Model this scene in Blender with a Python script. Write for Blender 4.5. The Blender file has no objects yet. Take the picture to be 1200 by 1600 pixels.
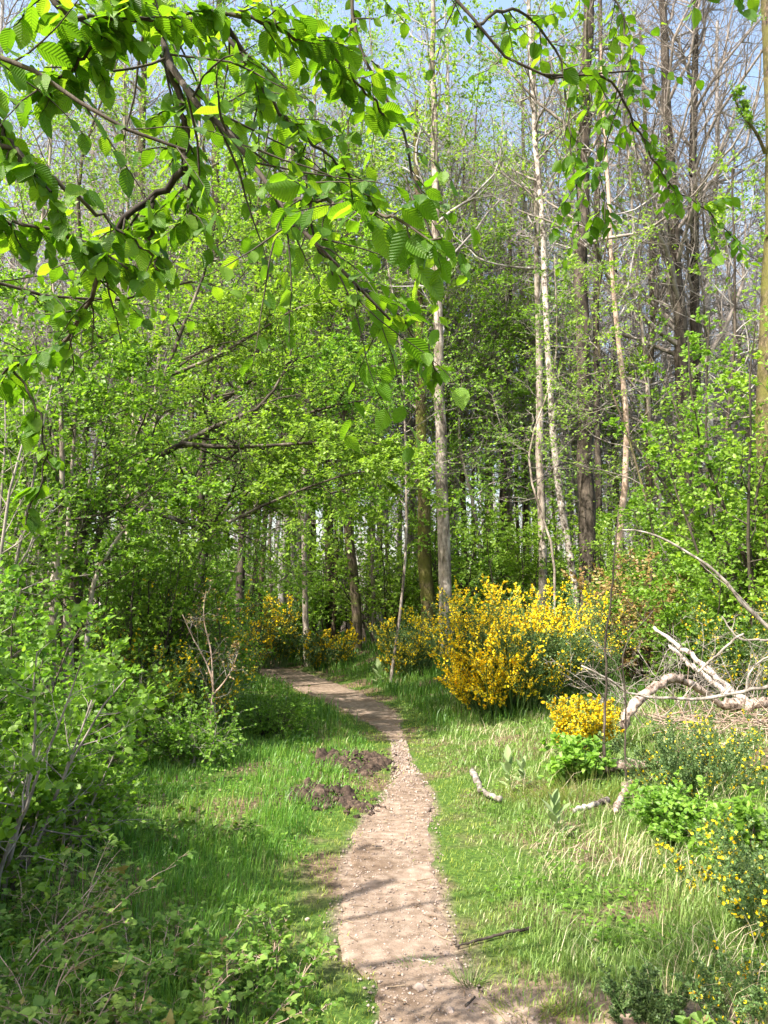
import bpy, math, random
import numpy as np
from mathutils import Vector
R = math.radians
scene = bpy.context.scene
COL = scene.collection

# ------------------------------------------------------------------ camera, sky, sun, exposure
PITCH = R(7.5); EYE = 1.6; FPX = 1209.0
cam_d = bpy.data.cameras.new('camera'); cam = bpy.data.objects.new('camera', cam_d); COL.objects.link(cam)
cam.location = (0, 0, EYE); cam.rotation_euler = (math.pi/2 + PITCH, 0, 0)
cam_d.sensor_fit = 'VERTICAL'; cam_d.sensor_height = 36; cam_d.lens = 36*FPX/1600
cam_d.clip_start = 0.05; cam_d.clip_end = 2000
scene.camera = cam

SUN_EL = R(49); SUN_DIR = Vector((-math.cos(R(44)), -math.sin(R(44)), 0))*math.cos(SUN_EL) + Vector((0, 0, math.sin(SUN_EL)))
world = bpy.data.worlds.new('World'); scene.world = world; world.use_nodes = True
wn = world.node_tree; bg = wn.nodes['Background']
sky = wn.nodes.new('ShaderNodeTexSky'); sky.sky_type = 'NISHITA'; sky.sun_disc = False
sky.sun_elevation = SUN_EL; sky.sun_rotation = math.atan2(SUN_DIR.x, SUN_DIR.y); sky.dust_density = 4.0; sky.air_density = 1.4; sky.ozone_density = 0.5
wn.links.new(sky.outputs[0], bg.inputs[0]); bg.inputs[1].default_value = 0.15
sl = bpy.data.lights.new('sun', 'SUN'); sun = bpy.data.objects.new('sun', sl); COL.objects.link(sun)
sl.energy = 4.4; sl.angle = R(0.53); sl.color = (1, 0.95, 0.86)
sun.rotation_euler = SUN_DIR.to_track_quat('Z', 'Y').to_euler(); sun.location = (-8, -4, 14)
scene.view_settings.view_transform = 'Standard'; scene.view_settings.look = 'None'
scene.view_settings.gamma = 1; scene.view_settings.use_curve_mapping = False
scene.view_settings.exposure = 1.55
cy = scene.cycles
cy.max_bounces = 8; cy.diffuse_bounces = 4; cy.glossy_bounces = 1; cy.transmission_bounces = 4; cy.transparent_max_bounces = 4
cy.use_adaptive_sampling = True; cy.adaptive_threshold = 0.02; cy.caustics_reflective = False; cy.caustics_refractive = False
cy.use_denoising = True

# ------------------------------------------------------------------ numbers: noise, terrain, pixels to places
def vnoise(x, y, scale, seed=0):
    x = np.asarray(x, float)/scale + 1000.3; y = np.asarray(y, float)/scale + 1000.7
    xi = np.floor(x).astype(np.int64); yi = np.floor(y).astype(np.int64); fx = x-xi; fy = y-yi
    fx = fx*fx*(3-2*fx); fy = fy*fy*(3-2*fy)
    def h(a, b):
        n = (a*374761393 + b*668265263 + seed*974711) & 0x7fffffff
        n = ((n ^ (n >> 13))*1274126177) & 0x7fffffff
        return ((n ^ (n >> 16)) & 0xffff)/65535.0
    return (h(xi, yi)*(1-fx)+h(xi+1, yi)*fx)*(1-fy) + (h(xi, yi+1)*(1-fx)+h(xi+1, yi+1)*fx)*fy
def fbm(x, y, scale, seed=0, o=3):
    s = 0; a = 0.5; t = 0
    for i in range(o):
        s = s + a*vnoise(x, y, scale/2**i, seed+i*17); t += a; a *= .5
    return s/t
def S(x, a, b):
    t = np.clip((np.asarray(x, float)-a)/(b-a), 0, 1); return t*t*(3-2*t)
CP, SP = math.cos(PITCH), math.sin(PITCH)
def ray(px, py):
    u = (px-600)/FPX; v = (800-py)/FPX
    return np.array([u, CP - v*SP, SP + v*CP])
def P(px, py, y):                       # the point seen at a pixel of the photo at a distance y ahead
    d = ray(px, py); return np.array([0, 0, EYE]) + d*(y/d[1])
def flat(px, py):
    d = ray(px, py); t = -EYE/d[2]; return d[0]*t, d[1]*t
PATH_PX = [(1700, 570, 1010), (1640, 575, 960), (1600, 588, 860), (1575, 590, 775), (1540, 575, 745), (1500, 528, 728), (1450, 514, 704), (1400, 524, 692),
           (1350, 535, 686), (1300, 548, 684), (1270, 568, 682), (1240, 594, 680), (1215, 605, 662), (1190, 607, 646), (1160, 603, 637),
           (1140, 578, 637), (1120, 545, 632), (1100, 508, 605), (1080, 468, 560), (1065, 435, 520), (1050, 395, 475), (1042, 366, 440), (1036, 335, 395)]
_py = np.array([flat(600, p[0])[1] for p in PATH_PX])
_sh = np.interp([p[0] for p in PATH_PX], [1036, 1090, 1120, 1160, 1230, 1270, 1400, 1700], [0, 4, 14, 14, 12, 10, 6, 4])
_pl = np.array([flat(p[1]+q, p[0])[0] for p, q in zip(PATH_PX, _sh)]); _pr = np.array([flat(p[2]-q*.6, p[0])[0] for p, q in zip(PATH_PX, _sh)])
def xl(y): return np.interp(y, _py, _pl)
def xr(y): return np.interp(y, _py, _pr)
def H(x, y):
    x = np.asarray(x, float); y = np.asarray(y, float)
    dr = np.maximum(0, x-xr(y)); dl = np.maximum(0, xl(y)-x)
    h = 0.26*S(dr, .8, 3.5)*S(y, 5, 9) + 0.28*S(dr, .1, 2.2)*S(y, 13, 17) + 0.22*S(dl, 1, 5) + 0.2*S(dl, .5, 2.5)*S(y, 12, 18)
    h = h + 0.03*np.maximum(0, y-26) - 0.018*np.maximum(0, y-60)
    off = S(np.maximum(dr, dl), 0.05, .6)
    h = h + off*(0.09*(fbm(x, y, 1.7, 3)-.5)) + 0.03*(fbm(x, y, .9, 9, 2)-.5) + off*.035
    return h
def G(px, y):                           # a ground point in the column of a pixel at distance y
    x = 0
    for _ in range(4):
        z = float(H(x, y)); x = (px-600)/FPX*(y*CP+(z-EYE)*SP)
    return np.array([x, y, float(H(x, y))])
def rng_(s): return np.random.default_rng(s)
def nrm(a): return a/np.maximum(np.linalg.norm(a, axis=-1, keepdims=True), 1e-9)

# ------------------------------------------------------------------ materials
def mat(name):
    m = bpy.data.materials.new(name); m.use_nodes = True
    nt = m.node_tree; return m, nt, nt.nodes['Principled BSDF']
def N(nt, t, **k):
    n = nt.nodes.new(t)
    for a, b in k.items(): setattr(n, a, b)
    return n
def ramp(nt, stops):
    r = N(nt, 'ShaderNodeValToRGB'); e = r.color_ramp.elements
    while len(e) < len(stops): e.new(0.5)
    for el, (p, c) in zip(e, stops): el.position = p; el.color = (*c, 1)
    return r
def leaf_mat(name, stops, trans, tfac=.42, rough=.45, spec=.35, veins=False):
    m, nt, b = mat(name); L = nt.links
    a = N(nt, 'ShaderNodeAttribute', attribute_name='rnd'); oi = N(nt, 'ShaderNodeObjectInfo')
    r = ramp(nt, stops); L.new(a.outputs['Fac'], r.inputs[0])
    hs = N(nt, 'ShaderNodeHueSaturation'); L.new(r.outputs[0], hs.inputs['Color'])
    mr = N(nt, 'ShaderNodeMapRange'); mr.inputs[3].default_value = .85; mr.inputs[4].default_value = 1.18
    L.new(oi.outputs['Random'], mr.inputs[0]); L.new(mr.outputs[0], hs.inputs['Value'])
    col = hs.outputs[0]
    t = N(nt, 'ShaderNodeBsdfTranslucent'); mx = N(nt, 'ShaderNodeMixShader'); mx.inputs[0].default_value = tfac
    mt = N(nt, 'ShaderNodeMix', data_type='RGBA', blend_type='MULTIPLY'); mt.inputs[0].default_value = 1
    L.new(col, mt.inputs['A']); mt.inputs['B'].default_value = (*trans, 1)
    tcol = mt.outputs['Result']
    if veins:
        uv = N(nt, 'ShaderNodeUVMap'); sp = N(nt, 'ShaderNodeSeparateXYZ'); L.new(uv.outputs[0], sp.inputs[0])
        def M(op, x, y=None, z=None):
            n = N(nt, 'ShaderNodeMath', operation=op)
            for i, q in enumerate((x, y, z)):
                if q is None: continue
                if isinstance(q, (int, float)): n.inputs[i].default_value = q
                else: L.new(q, n.inputs[i])
            return n.outputs[0]
        ab = M('ABSOLUTE', M('SUBTRACT', sp.outputs[0], .5))
        ph = M('MULTIPLY', M('SUBTRACT', sp.outputs[1], M('MULTIPLY', ab, .62)), 68.0)
        w = M('MULTIPLY_ADD', M('SINE', ph), .5, .5)
        mid = M('LESS_THAN', ab, .022)
        vv = M('MAXIMUM', M('MULTIPLY', M('POWER', w, 5.0), .75), mid)
        lt = N(nt, 'ShaderNodeMix', data_type='RGBA'); L.new(M('MULTIPLY', vv, .32), lt.inputs[0]); L.new(col, lt.inputs['A'])
        lt.inputs['B'].default_value = (.26, .40, .09, 1); col = lt.outputs['Result']
        l2 = N(nt, 'ShaderNodeMix', data_type='RGBA', blend_type='MULTIPLY'); L.new(M('MULTIPLY', vv, .45), l2.inputs[0]); L.new(tcol, l2.inputs['A'])
        l2.inputs['B'].default_value = (.4, .45, .3, 1); tcol = l2.outputs['Result']
        bp = N(nt, 'ShaderNodeBump'); bp.inputs['Strength'].default_value = .38; bp.inputs['Distance'].default_value = .003
        L.new(w, bp.inputs['Height']); L.new(bp.outputs[0], b.inputs['Normal']); L.new(bp.outputs[0], t.inputs['Normal'])
    L.new(col, b.inputs['Base Color']); L.new(tcol, t.inputs['Color'])
    b.inputs['Roughness'].default_value = rough; b.inputs['Specular IOR Level'].default_value = spec
    L.new(b.outputs[0], mx.inputs[1]); L.new(t.outputs[0], mx.inputs[2])
    L.new(mx.outputs[0], nt.nodes['Material Output'].inputs[0]); return m
def bark_mat(name, stops, scale=9., moss=None, mossfac=.5, bump=.6, stretch=.22):
    m, nt, b = mat(name); L = nt.links
    tc = N(nt, 'ShaderNodeTexCoord'); mp = N(nt, 'ShaderNodeMapping'); mp.inputs['Scale'].default_value = (1, 1, stretch)
    L.new(tc.outputs['Object'], mp.inputs[0])
    n1 = N(nt, 'ShaderNodeTexNoise'); n1.inputs['Scale'].default_value = scale; n1.inputs['Detail'].default_value = 6; n1.inputs['Roughness'].default_value = .65
    L.new(mp.outputs[0], n1.inputs[0]); r = ramp(nt, stops); L.new(n1.outputs['Fac'], r.inputs[0]); col = r.outputs[0]
    n3 = N(nt, 'ShaderNodeTexNoise'); n3.inputs['Scale'].default_value = 3.1; n3.inputs['Detail'].default_value = 5; n3.inputs['Roughness'].default_value = .7; L.new(tc.outputs['Object'], n3.inputs[0])
    r3 = ramp(nt, [(.36, (.5, .48, .46)), (.5, (.95, .95, .95)), (.66, (1.25, 1.22, 1.2))]); L.new(n3.outputs['Fac'], r3.inputs[0])
    m3 = N(nt, 'ShaderNodeMix', data_type='RGBA', blend_type='MULTIPLY'); m3.inputs[0].default_value = 1; L.new(col, m3.inputs['A']); L.new(r3.outputs[0], m3.inputs['B']); col = m3.outputs['Result']
    if moss:
        n2 = N(nt, 'ShaderNodeTexNoise'); n2.inputs['Scale'].default_value = 2.3; n2.inputs['Detail'].default_value = 5
        L.new(tc.outputs['Object'], n2.inputs[0]); r2 = ramp(nt, [(1-mossfac-.12, (0, 0, 0)), (1-mossfac+.1, (1, 1, 1))]); L.new(n2.outputs['Fac'], r2.inputs[0])
        mx = N(nt, 'ShaderNodeMix', data_type='RGBA'); L.new(r2.outputs[0], mx.inputs[0]); L.new(col, mx.inputs['A']); mx.inputs['B'].default_value = (*moss, 1); col = mx.outputs['Result']
    L.new(col, b.inputs['Base Color']); b.inputs['Roughness'].default_value = .85; b.inputs['Specular IOR Level'].default_value = .2
    bp = N(nt, 'ShaderNodeBump'); bp.inputs['Strength'].default_value = bump; bp.inputs['Distance'].default_value = .02
    L.new(n1.outputs['Fac'], bp.inputs['Height']); L.new(bp.outputs[0], b.inputs['Normal']); return m

MT = {}
MT['hornbeam'] = leaf_mat('hornbeam_leaf', [(0, (.05, .135, .010)), (.55, (.085, .20, .014)), (1, (.17, .31, .03))], (2.3, 2.0, .6), .58, .42, .3, veins=True)
MT['hazel'] = leaf_mat('hazel_leaf', [(0, (.075, .17, .016)), (.5, (.135, .26, .026)), (1, (.22, .36, .06))], (1.45, 1.55, .6), .48)
MT['fresh'] = leaf_mat('fresh_leaf', [(0, (.088, .18, .016)), (.5, (.158, .285, .028)), (1, (.24, .38, .06))], (1.45, 1.55, .6), .48)
MT['yellowgreen'] = leaf_mat('young_leaf', [(0, (.13, .225, .02)), (.6, (.20, .32, .034)), (1, (.28, .40, .07))], (1.4, 1.45, .6), .48)
MT['bramble'] = leaf_mat('bramble_leaf', [(0, (.055, .125, .018)), (.5, (.11, .20, .028)), (.93, (.20, .30, .06)), (1, (.2, .14, .06))], (1.5, 1.4, .6), .38, .5, .25)
MT['broomgreen'] = leaf_mat('broom_stem', [(0, (.05, .10, .025)), (.6, (.085, .15, .04)), (1, (.15, .21, .07))], (1.2, 1.2, .8), .18)
MT['flower'] = leaf_mat('broom_flower', [(0, (.82, .42, .01)), (.15, (.88, .62, .012)), (.7, (.9, .74, .02)), (1, (.92, .8, .10))], (1.1, 1., .6), .3, .5, .2)
MT['orangeflower'] = leaf_mat('broom_flower_orange', [(0, (.84, .42, .01)), (.2, (.9, .66, .015)), (1, (.9, .72, .02))], (1.1, 1., .6), .3, .5, .2)
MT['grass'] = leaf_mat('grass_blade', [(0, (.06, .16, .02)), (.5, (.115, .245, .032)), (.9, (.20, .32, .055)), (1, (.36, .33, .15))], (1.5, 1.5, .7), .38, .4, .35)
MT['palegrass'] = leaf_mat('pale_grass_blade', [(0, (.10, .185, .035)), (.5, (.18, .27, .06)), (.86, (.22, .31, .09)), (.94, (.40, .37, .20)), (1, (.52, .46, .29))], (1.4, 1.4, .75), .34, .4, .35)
MT['mossgrass'] = leaf_mat('moss_blade', [(0, (.13, .19, .02)), (.6, (.20, .26, .03)), (1, (.30, .31, .07))], (1.3, 1.3, .6), .3)
MT['straw'] = leaf_mat('dry_straw', [(0, (.36, .29, .17)), (1, (.60, .52, .36))], (1, 1, .8), .2)
MT['rust'] = leaf_mat('rusty_leaf', [(0, (.22, .13, .05)), (.6, (.28, .2, .07)), (1, (.2, .24, .06))], (1.2, 1, .6), .3)
MT['litter'] = leaf_mat('dry_leaf', [(0, (.10, .065, .04)), (.6, (.22, .15, .09)), (1, (.38, .29, .19))], (1, 1, .8), .2)
MT['greyleaf'] = leaf_mat('felted_leaf', [(0, (.16, .24, .09)), (1, (.30, .37, .18))], (1.1, 1.2, .8), .25, .8, .1)
MT['bark'] = bark_mat('dark_bark', [(.36, (.022, .017, .013)), (.5, (.055, .043, .033)), (.68, (.12, .098, .076))])
MT['brownbark'] = bark_mat('brown_bark', [(.38, (.024, .018, .012)), (.5, (.062, .045, .032)), (.64, (.135, .10, .072))], moss=(.085, .08, .028), mossfac=.42)
MT['mossbark'] = bark_mat('mossy_bark', scale=20, stretch=.45, bump=1, stops=[(.40, (.022, .016, .011)), (.5, (.08, .056, .036)), (.62, (.17, .125, .085))], moss=(.10, .095, .022), mossfac=.52)
MT['palebark'] = bark_mat('pale_bark', [(.38, (.08, .062, .048)), (.47, (.23, .19, .155)), (.66, (.42, .365, .32))], moss=(.14, .12, .07), mossfac=.36)
MT['limbbark'] = bark_mat('limb_bark', [(.38, (.028, .022, .016)), (.52, (.085, .068, .052)), (.66, (.25, .215, .18))], scale=6)
MT['birch'] = bark_mat('birch_bark', [(.41, (.07, .055, .045)), (.48, (.33, .285, .25)), (.66, (.52, .47, .42))], scale=9, stretch=.8)
MT['pinkbark'] = bark_mat('pinkish_bark', [(.3, (.13, .085, .06)), (.45, (.33, .235, .18)), (.7, (.48, .37, .30))])
MT['twig'] = bark_mat('grey_twig', [(.3, (.15, .125, .105)), (.7, (.33, .29, .26))], scale=3, bump=0)
MT['darktwig'] = bark_mat('dark_twig', [(.3, (.035, .03, .022)), (.7, (.085, .07, .05))], scale=12, bump=.2)
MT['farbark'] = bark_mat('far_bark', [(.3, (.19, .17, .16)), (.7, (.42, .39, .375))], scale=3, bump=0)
MT['deadwood'] = bark_mat('bleached_wood', [(.38, (.08, .055, .04)), (.46, (.26, .195, .155)), (.56, (.38, .30, .25)), (.7, (.54, .46, .40))], scale=22, stretch=.8, bump=1)
MT['greywood'] = bark_mat('grey_dead_wood', [(.36, (.09, .075, .06)), (.48, (.23, .20, .17)), (.68, (.40, .36, .315))], scale=14, stretch=.6)

def ground_mat():
    m, nt, b = mat('woodland_soil'); L = nt.links
    tc = N(nt, 'ShaderNodeTexCoord')
    n1 = N(nt, 'ShaderNodeTexNoise'); n1.inputs['Scale'].default_value = 1.1; n1.inputs['Detail'].default_value = 8; L.new(tc.outputs['Object'], n1.inputs[0])
    n2 = N(nt, 'ShaderNodeTexNoise'); n2.inputs['Scale'].default_value = 26; n2.inputs['Detail'].default_value = 7; L.new(tc.outputs['Object'], n2.inputs[0])
    soil = ramp(nt, [(.3, (.05, .035, .022)), (.55, (.13, .09, .058)), (.75, (.24, .18, .12))]); L.new(n2.outputs['Fac'], soil.inputs[0])
    gr = ramp(nt, [(.3, (.03, .06, .012)), (.6, (.07, .12, .02)), (.8, (.14, .17, .04))]); L.new(n2.outputs['Fac'], gr.inputs[0])
    msk = ramp(nt, [(.40, (0, 0, 0)), (.52, (1, 1, 1))]); L.new(n1.outputs['Fac'], msk.inputs[0])
    mx = N(nt, 'ShaderNodeMix', data_type='RGBA'); L.new(msk.outputs[0], mx.inputs[0]); L.new(soil.outputs[0], mx.inputs['A']); L.new(gr.outputs[0], mx.inputs['B'])
    at = N(nt, 'ShaderNodeAttribute', attribute_name='rnd')
    dirt = ramp(nt, [(.32, (.135, .097, .070)), (.5, (.205, .152, .114)), (.68, (.28, .216, .168))]); L.new(n2.outputs['Fac'], dirt.inputs[0])
    m2 = N(nt, 'ShaderNodeMix', data_type='RGBA'); L.new(at.outputs['Fac'], m2.inputs[0]); L.new(mx.outputs['Result'], m2.inputs['A']); L.new(dirt.outputs[0], m2.inputs['B'])
    L.new(m2.outputs['Result'], b.inputs['Base Color']); b.inputs['Roughness'].default_value = .95; b.inputs['Specular IOR Level'].default_value = .1
    bp = N(nt, 'ShaderNodeBump'); bp.inputs['Strength'].default_value = .7; bp.inputs['Distance'].default_value = .03; L.new(n2.outputs['Fac'], bp.inputs['Height']); L.new(bp.outputs[0], b.inputs['Normal'])
    return m
def path_mat():
    m, nt, b = mat('trodden_earth'); L = nt.links
    tc = N(nt, 'ShaderNodeTexCoord')
    def noise(s, d=6):
        n = N(nt, 'ShaderNodeTexNoise'); n.inputs['Scale'].default_value = s; n.inputs['Detail'].default_value = d; L.new(tc.outputs['Object'], n.inputs[0]); return n
    big, mid, fine = noise(1.6, 5), noise(14), noise(90, 4)
    c = ramp(nt, [(.32, (.135, .097, .070)), (.5, (.205, .152, .114)), (.68, (.28, .216, .168))]); L.new(mid.outputs['Fac'], c.inputs[0])
    c2 = ramp(nt, [(.36, (.66, .62, .57)), (.5, (.95, .94, .92)), (.64, (1.1, 1.08, 1.06))]); L.new(big.outputs['Fac'], c2.inputs[0])
    mu = N(nt, 'ShaderNodeMix', data_type='RGBA', blend_type='MULTIPLY'); mu.inputs[0].default_value = 1; L.new(c.outputs[0], mu.inputs['A']); L.new(c2.outputs[0], mu.inputs['B'])
    vo = N(nt, 'ShaderNodeTexVoronoi'); vo.inputs['Scale'].default_value = 62; L.new(tc.outputs['Object'], vo.inputs[0])
    pm = ramp(nt, [(.16, (1, 1, 1)), (.26, (0, 0, 0))]); L.new(vo.outputs['Distance'], pm.inputs[0])
    sel = N(nt, 'ShaderNodeSeparateColor'); L.new(vo.outputs['Color'], sel.inputs[0])
    th = N(nt, 'ShaderNodeMath', operation='GREATER_THAN'); L.new(sel.outputs[0], th.inputs[0]); th.inputs[1].default_value = .62
    pf = N(nt, 'ShaderNodeMath', operation='MULTIPLY'); L.new(pm.outputs[0], pf.inputs[0]); L.new(th.outputs[0], pf.inputs[1])
    pc = ramp(nt, [(0, (.15, .11, .085)), (.6, (.34, .26, .21)), (1, (.48, .41, .355))]); L.new(sel.outputs[1], pc.inputs[0])
    m2 = N(nt, 'ShaderNodeMix', data_type='RGBA'); L.new(pf.outputs[0], m2.inputs[0]); L.new(mu.outputs['Result'], m2.inputs['A']); L.new(pc.outputs[0], m2.inputs['B'])
    L.new(m2.outputs['Result'], b.inputs['Base Color']); b.inputs['Roughness'].default_value = .92; b.inputs['Specular IOR Level'].default_value = .15
    ad = N(nt, 'ShaderNodeMath', operation='MULTIPLY_ADD'); L.new(pf.outputs[0], ad.inputs[0]); ad.inputs[1].default_value = .8; L.new(fine.outputs['Fac'], ad.inputs[2])
    a2 = N(nt, 'ShaderNodeMath', operation='ADD'); L.new(ad.outputs[0], a2.inputs[0]); L.new(mid.outputs['Fac'], a2.inputs[1])
    bp = N(nt, 'ShaderNodeBump'); bp.inputs['Strength'].default_value = .8; bp.inputs['Distance'].default_value = .006; L.new(a2.outputs[0], bp.inputs['Height']); L.new(bp.outputs[0], b.inputs['Normal'])
    return m
MT['ground'] = ground_mat(); MT['path'] = path_mat()
MT['stone'] = bark_mat('stone', [(.3, (.17, .125, .10)), (.5, (.29, .225, .185)), (.7, (.42, .35, .30))], scale=16, stretch=1)
MT['clod'] = bark_mat('turned_soil', [(.32, (.018, .012, .009)), (.5, (.052, .035, .025)), (.7, (.125, .088, .064))], scale=18, stretch=1, bump=1)

# ------------------------------------------------------------------ mesh building
class MB:
    def __init__(s): s.v = []; s.f = {}; s.r = []; s.n = 0; s.uv = {}
    def add(s, V, faces, rnd=None, uv=None):
        V = np.asarray(V, np.float32).reshape(-1, 3); k = len(V)
        s.v.append(V); s.r.append(np.zeros(k, np.float32) if rnd is None else np.asarray(rnd, np.float32))
        for F in (faces if isinstance(faces, list) else [faces]):
            F = np.asarray(F, np.int64); s.f.setdefault(F.shape[1], []).append(F + s.n)
            if uv is not None: s.uv.setdefault(F.shape[1], []).append(np.asarray(uv, np.float32)[F])
        s.n += k
    def build(s, name, m, parent=None, smooth=False):
        me = bpy.data.meshes.new(name)
        V = np.concatenate(s.v) if s.v else np.zeros((0, 3), np.float32)
        base = np.zeros(3, np.float32)
        me.vertices.add(len(V)); 
        ks = sorted(s.f); Fs = {k: np.concatenate(s.f[k]) for k in ks}
        lt = np.concatenate([np.full(len(Fs[k]), k) for k in ks]).astype(np.int32); lv = np.concatenate([Fs[k].ravel() for k in ks]).astype(np.int32)
        me.loops.add(len(lv)); me.polygons.add(len(lt))
        o = bpy.data.objects.new(name, me); COL.objects.link(o)
        if parent is not None:
            o.parent = parent; V = V - np.array(parent.location, np.float32)
        me.vertices.foreach_set('co', V.astype(np.float32).ravel())
        me.loops.foreach_set('vertex_index', lv)
        me.polygons.foreach_set('loop_start', np.concatenate([[0], np.cumsum(lt)[:-1]]).astype(np.int32)); me.polygons.foreach_set('loop_total', lt)
        if smooth: me.polygons.foreach_set('use_smooth', np.ones(len(lt), bool))
        me.update(calc_edges=True)
        a = me.attributes.new('rnd', 'FLOAT', 'POINT'); a.data.foreach_set('value', np.concatenate(s.r))
        if s.uv:
            u = me.uv_layers.new(name='UVMap'); u.data.foreach_set('uv', np.concatenate([np.concatenate(s.uv[k]).ravel() for k in ks if k in s.uv]).astype(np.float32))
        me.materials.append(m); return o
def tubes(mb, pts, rad, k=4, cap=False, rough=0, rng=None):
    pts = np.asarray(pts, float); rad = np.asarray(rad, float)
    if pts.ndim == 2: pts = pts[None]; rad = rad[None]
    n, q = rad.shape
    T = nrm(np.gradient(pts, axis=1)); mt = nrm(T.mean(1))
    ref = np.where((np.abs(mt[:, 2]) > .85)[:, None], np.array([1., 0, 0]), np.array([0, 0, 1.]))[:, None, :]
    X = nrm(np.cross(T, np.broadcast_to(ref, T.shape))); Y = np.cross(T, X)
    a = np.arange(k)/k*2*np.pi
    rr = rad[:, :, None]*np.ones(k)
    if rough: rr = rr*(1+rough*(rng.random(rr.shape)-.5))
    V = pts[:, :, None, :] + rr[..., None]*(np.cos(a)[:, None]*X[:, :, None, :] + np.sin(a)[:, None]*Y[:, :, None, :])
    i = np.arange(n)[:, None, None]*q*k; j = np.arange(q-1)[None, :, None]*k; c = np.arange(k)[None, None, :]; c2 = (c+1) % k
    F = np.stack([i+j+c, i+j+c2, i+j+k+c2, i+j+k+c], -1).reshape(-1, 4)
    fs = [F]
    if cap: fs.append(np.concatenate([(np.arange(n)*q*k)[:, None]+np.arange(k)[::-1], (np.arange(n)*q*k+(q-1)*k)[:, None]+np.arange(k)]))
    mb.add(V, fs, np.repeat((np.arange(n)*.618) % 1, q*k))
LEAF4 = (np.array([(0, 0, 0), (-.34, .45, .07), (0, 1, -.04), (.34, .45, .07)]), [np.array([(0, 2, 1), (0, 3, 2)])])
LEAF6 = (np.array([(0, 0, 0), (-.30, .28, .06), (-.27, .66, .04), (0, 1, -.06), (.27, .66, .04), (.30, .28, .06)]), [np.array([(0, 3, 2, 1), (0, 5, 4, 3)])])
def big_leaf(w=(.02, .2, .335, .37, .335, .24, .12, .0), curl=-.16, fold=.22, bend=.0):
    rows = [0, .1, .25, .42, .6, .77, .9, 1.0]
    V = []; UV = []; F = []
    for t, ww in zip(rows, w):
        for u in (-1, -.5, 0, .5, 1):
            V.append((u*ww+bend*math.sin(t*3.1), t, fold*abs(u)*ww + curl*t*t + .035*math.sin(t*9+abs(u)*2+u)*abs(u))); UV.append((.5+u*ww, t))
    for r in range(len(rows)-1):
        for c in range(4): F.append((r*5+c, r*5+c+1, r*5+c+6, r*5+c+5))
    return np.array(V), [np.array(F)], np.array(UV)
LEAFN = big_leaf()
LEAFQ = big_leaf((.02, .17, .29, .34, .30, .2, .09, 0.), -.30, .10)
LEAFR = big_leaf((.02, .22, .36, .38, .35, .26, .14, 0.), .02, .42, .08)
LEAFP = big_leaf([.02, .22, .33, .35, .28, .17, .075, 0.])
def leaves(mb, pos, d, up, L, tpl=LEAF6, rnd=None, wide=1.0):
    pos = np.asarray(pos, float); n = len(pos)
    if n == 0: return
    d = nrm(d); X = nrm(np.cross(d, up)); Z = np.cross(X, d); L = np.broadcast_to(L, (n,))
    t = tpl[0]*np.array([wide, 1, wide]); k = len(t)
    V = pos[:, None, :] + L[:, None, None]*(t[None, :, 0:1]*X[:, None, :] + t[None, :, 1:2]*d[:, None, :] + t[None, :, 2:3]*Z[:, None, :])
    r = np.random.default_rng(n).random(n) if rnd is None else np.broadcast_to(rnd, (n,))
    off = (np.arange(n)*k)[:, None, None]
    uv = np.tile(tpl[2], (n, 1)) if len(tpl) > 2 else None
    mb.add(V, [(F[None]+off).reshape(-1, F.shape[1]) for F in tpl[1]], np.repeat(r, k), uv)

# ------------------------------------------------------------------ growing branches, level by level
def grow_poly(rng, p0, d0, L, r0, seg, wob=.12, trop=0., taper=.8, trop_dir=(0, 0, 1)):
    n = len(p0); pts = np.zeros((n, seg+1, 3)); pts[:, 0] = p0; d = nrm(np.asarray(d0, float)); td = np.array(trop_dir)
    for i in range(seg):
        d = nrm(d + rng.normal(0, wob, (n, 3)) + td*trop); pts[:, i+1] = pts[:, i] + d*(np.asarray(L)/seg)[:, None]
    rad = np.asarray(r0)[:, None]*(1-taper*np.linspace(0, 1, seg+1)[None, :]); return pts, rad
def sample(pts, rad, bi, t):
    q = pts.shape[1]-1; f = np.clip(t*q, 0, q-1e-6); i = f.astype(int); w = (f-i)[:, None]
    p = pts[bi, i]*(1-w)+pts[bi, i+1]*w; r = rad[bi, i]*(1-w[:, 0])+rad[bi, i+1]*w[:, 0]; return p, nrm(pts[bi, i+1]-pts[bi, i]), r
def children(rng, pts, rad, n, t0, t1, ang, length, rr, seg, wob=.15, trop=.03, taper=.8, flat_=0., shrink=.5, rmin=.0):
    nb = len(pts); bi = np.repeat(np.arange(nb), n); t = t0+(t1-t0)*((np.tile(np.arange(n), nb)+rng.random(nb*n))/n)
    p, d, r = sample(pts, rad, bi, t)
    side = nrm(rng.normal(0, 1, (len(bi), 3))*np.array([1, 1, 1-flat_])); side = nrm(side - (side*d).sum(-1, keepdims=True)*d)
    a = ang*(1+rng.normal(0, .2, len(bi)))
    dd = d*np.cos(a)[:, None]+side*np.sin(a)[:, None]
    Lp = np.linalg.norm(np.diff(pts, axis=1), axis=-1).sum(1)[bi]
    Ls = Lp*length*(1-shrink*(t-t0)/max(t1-t0, 1e-6))*(.65+.7*rng.random(len(bi)))
    return grow_poly(rng, p, dd, Ls, np.maximum(np.minimum(r*rr, .003+.011*Ls), rmin), seg, wob, trop, taper)
LIGHTWARD = np.array(SUN_DIR)*.85+np.array([0, 0, .3])
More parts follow.
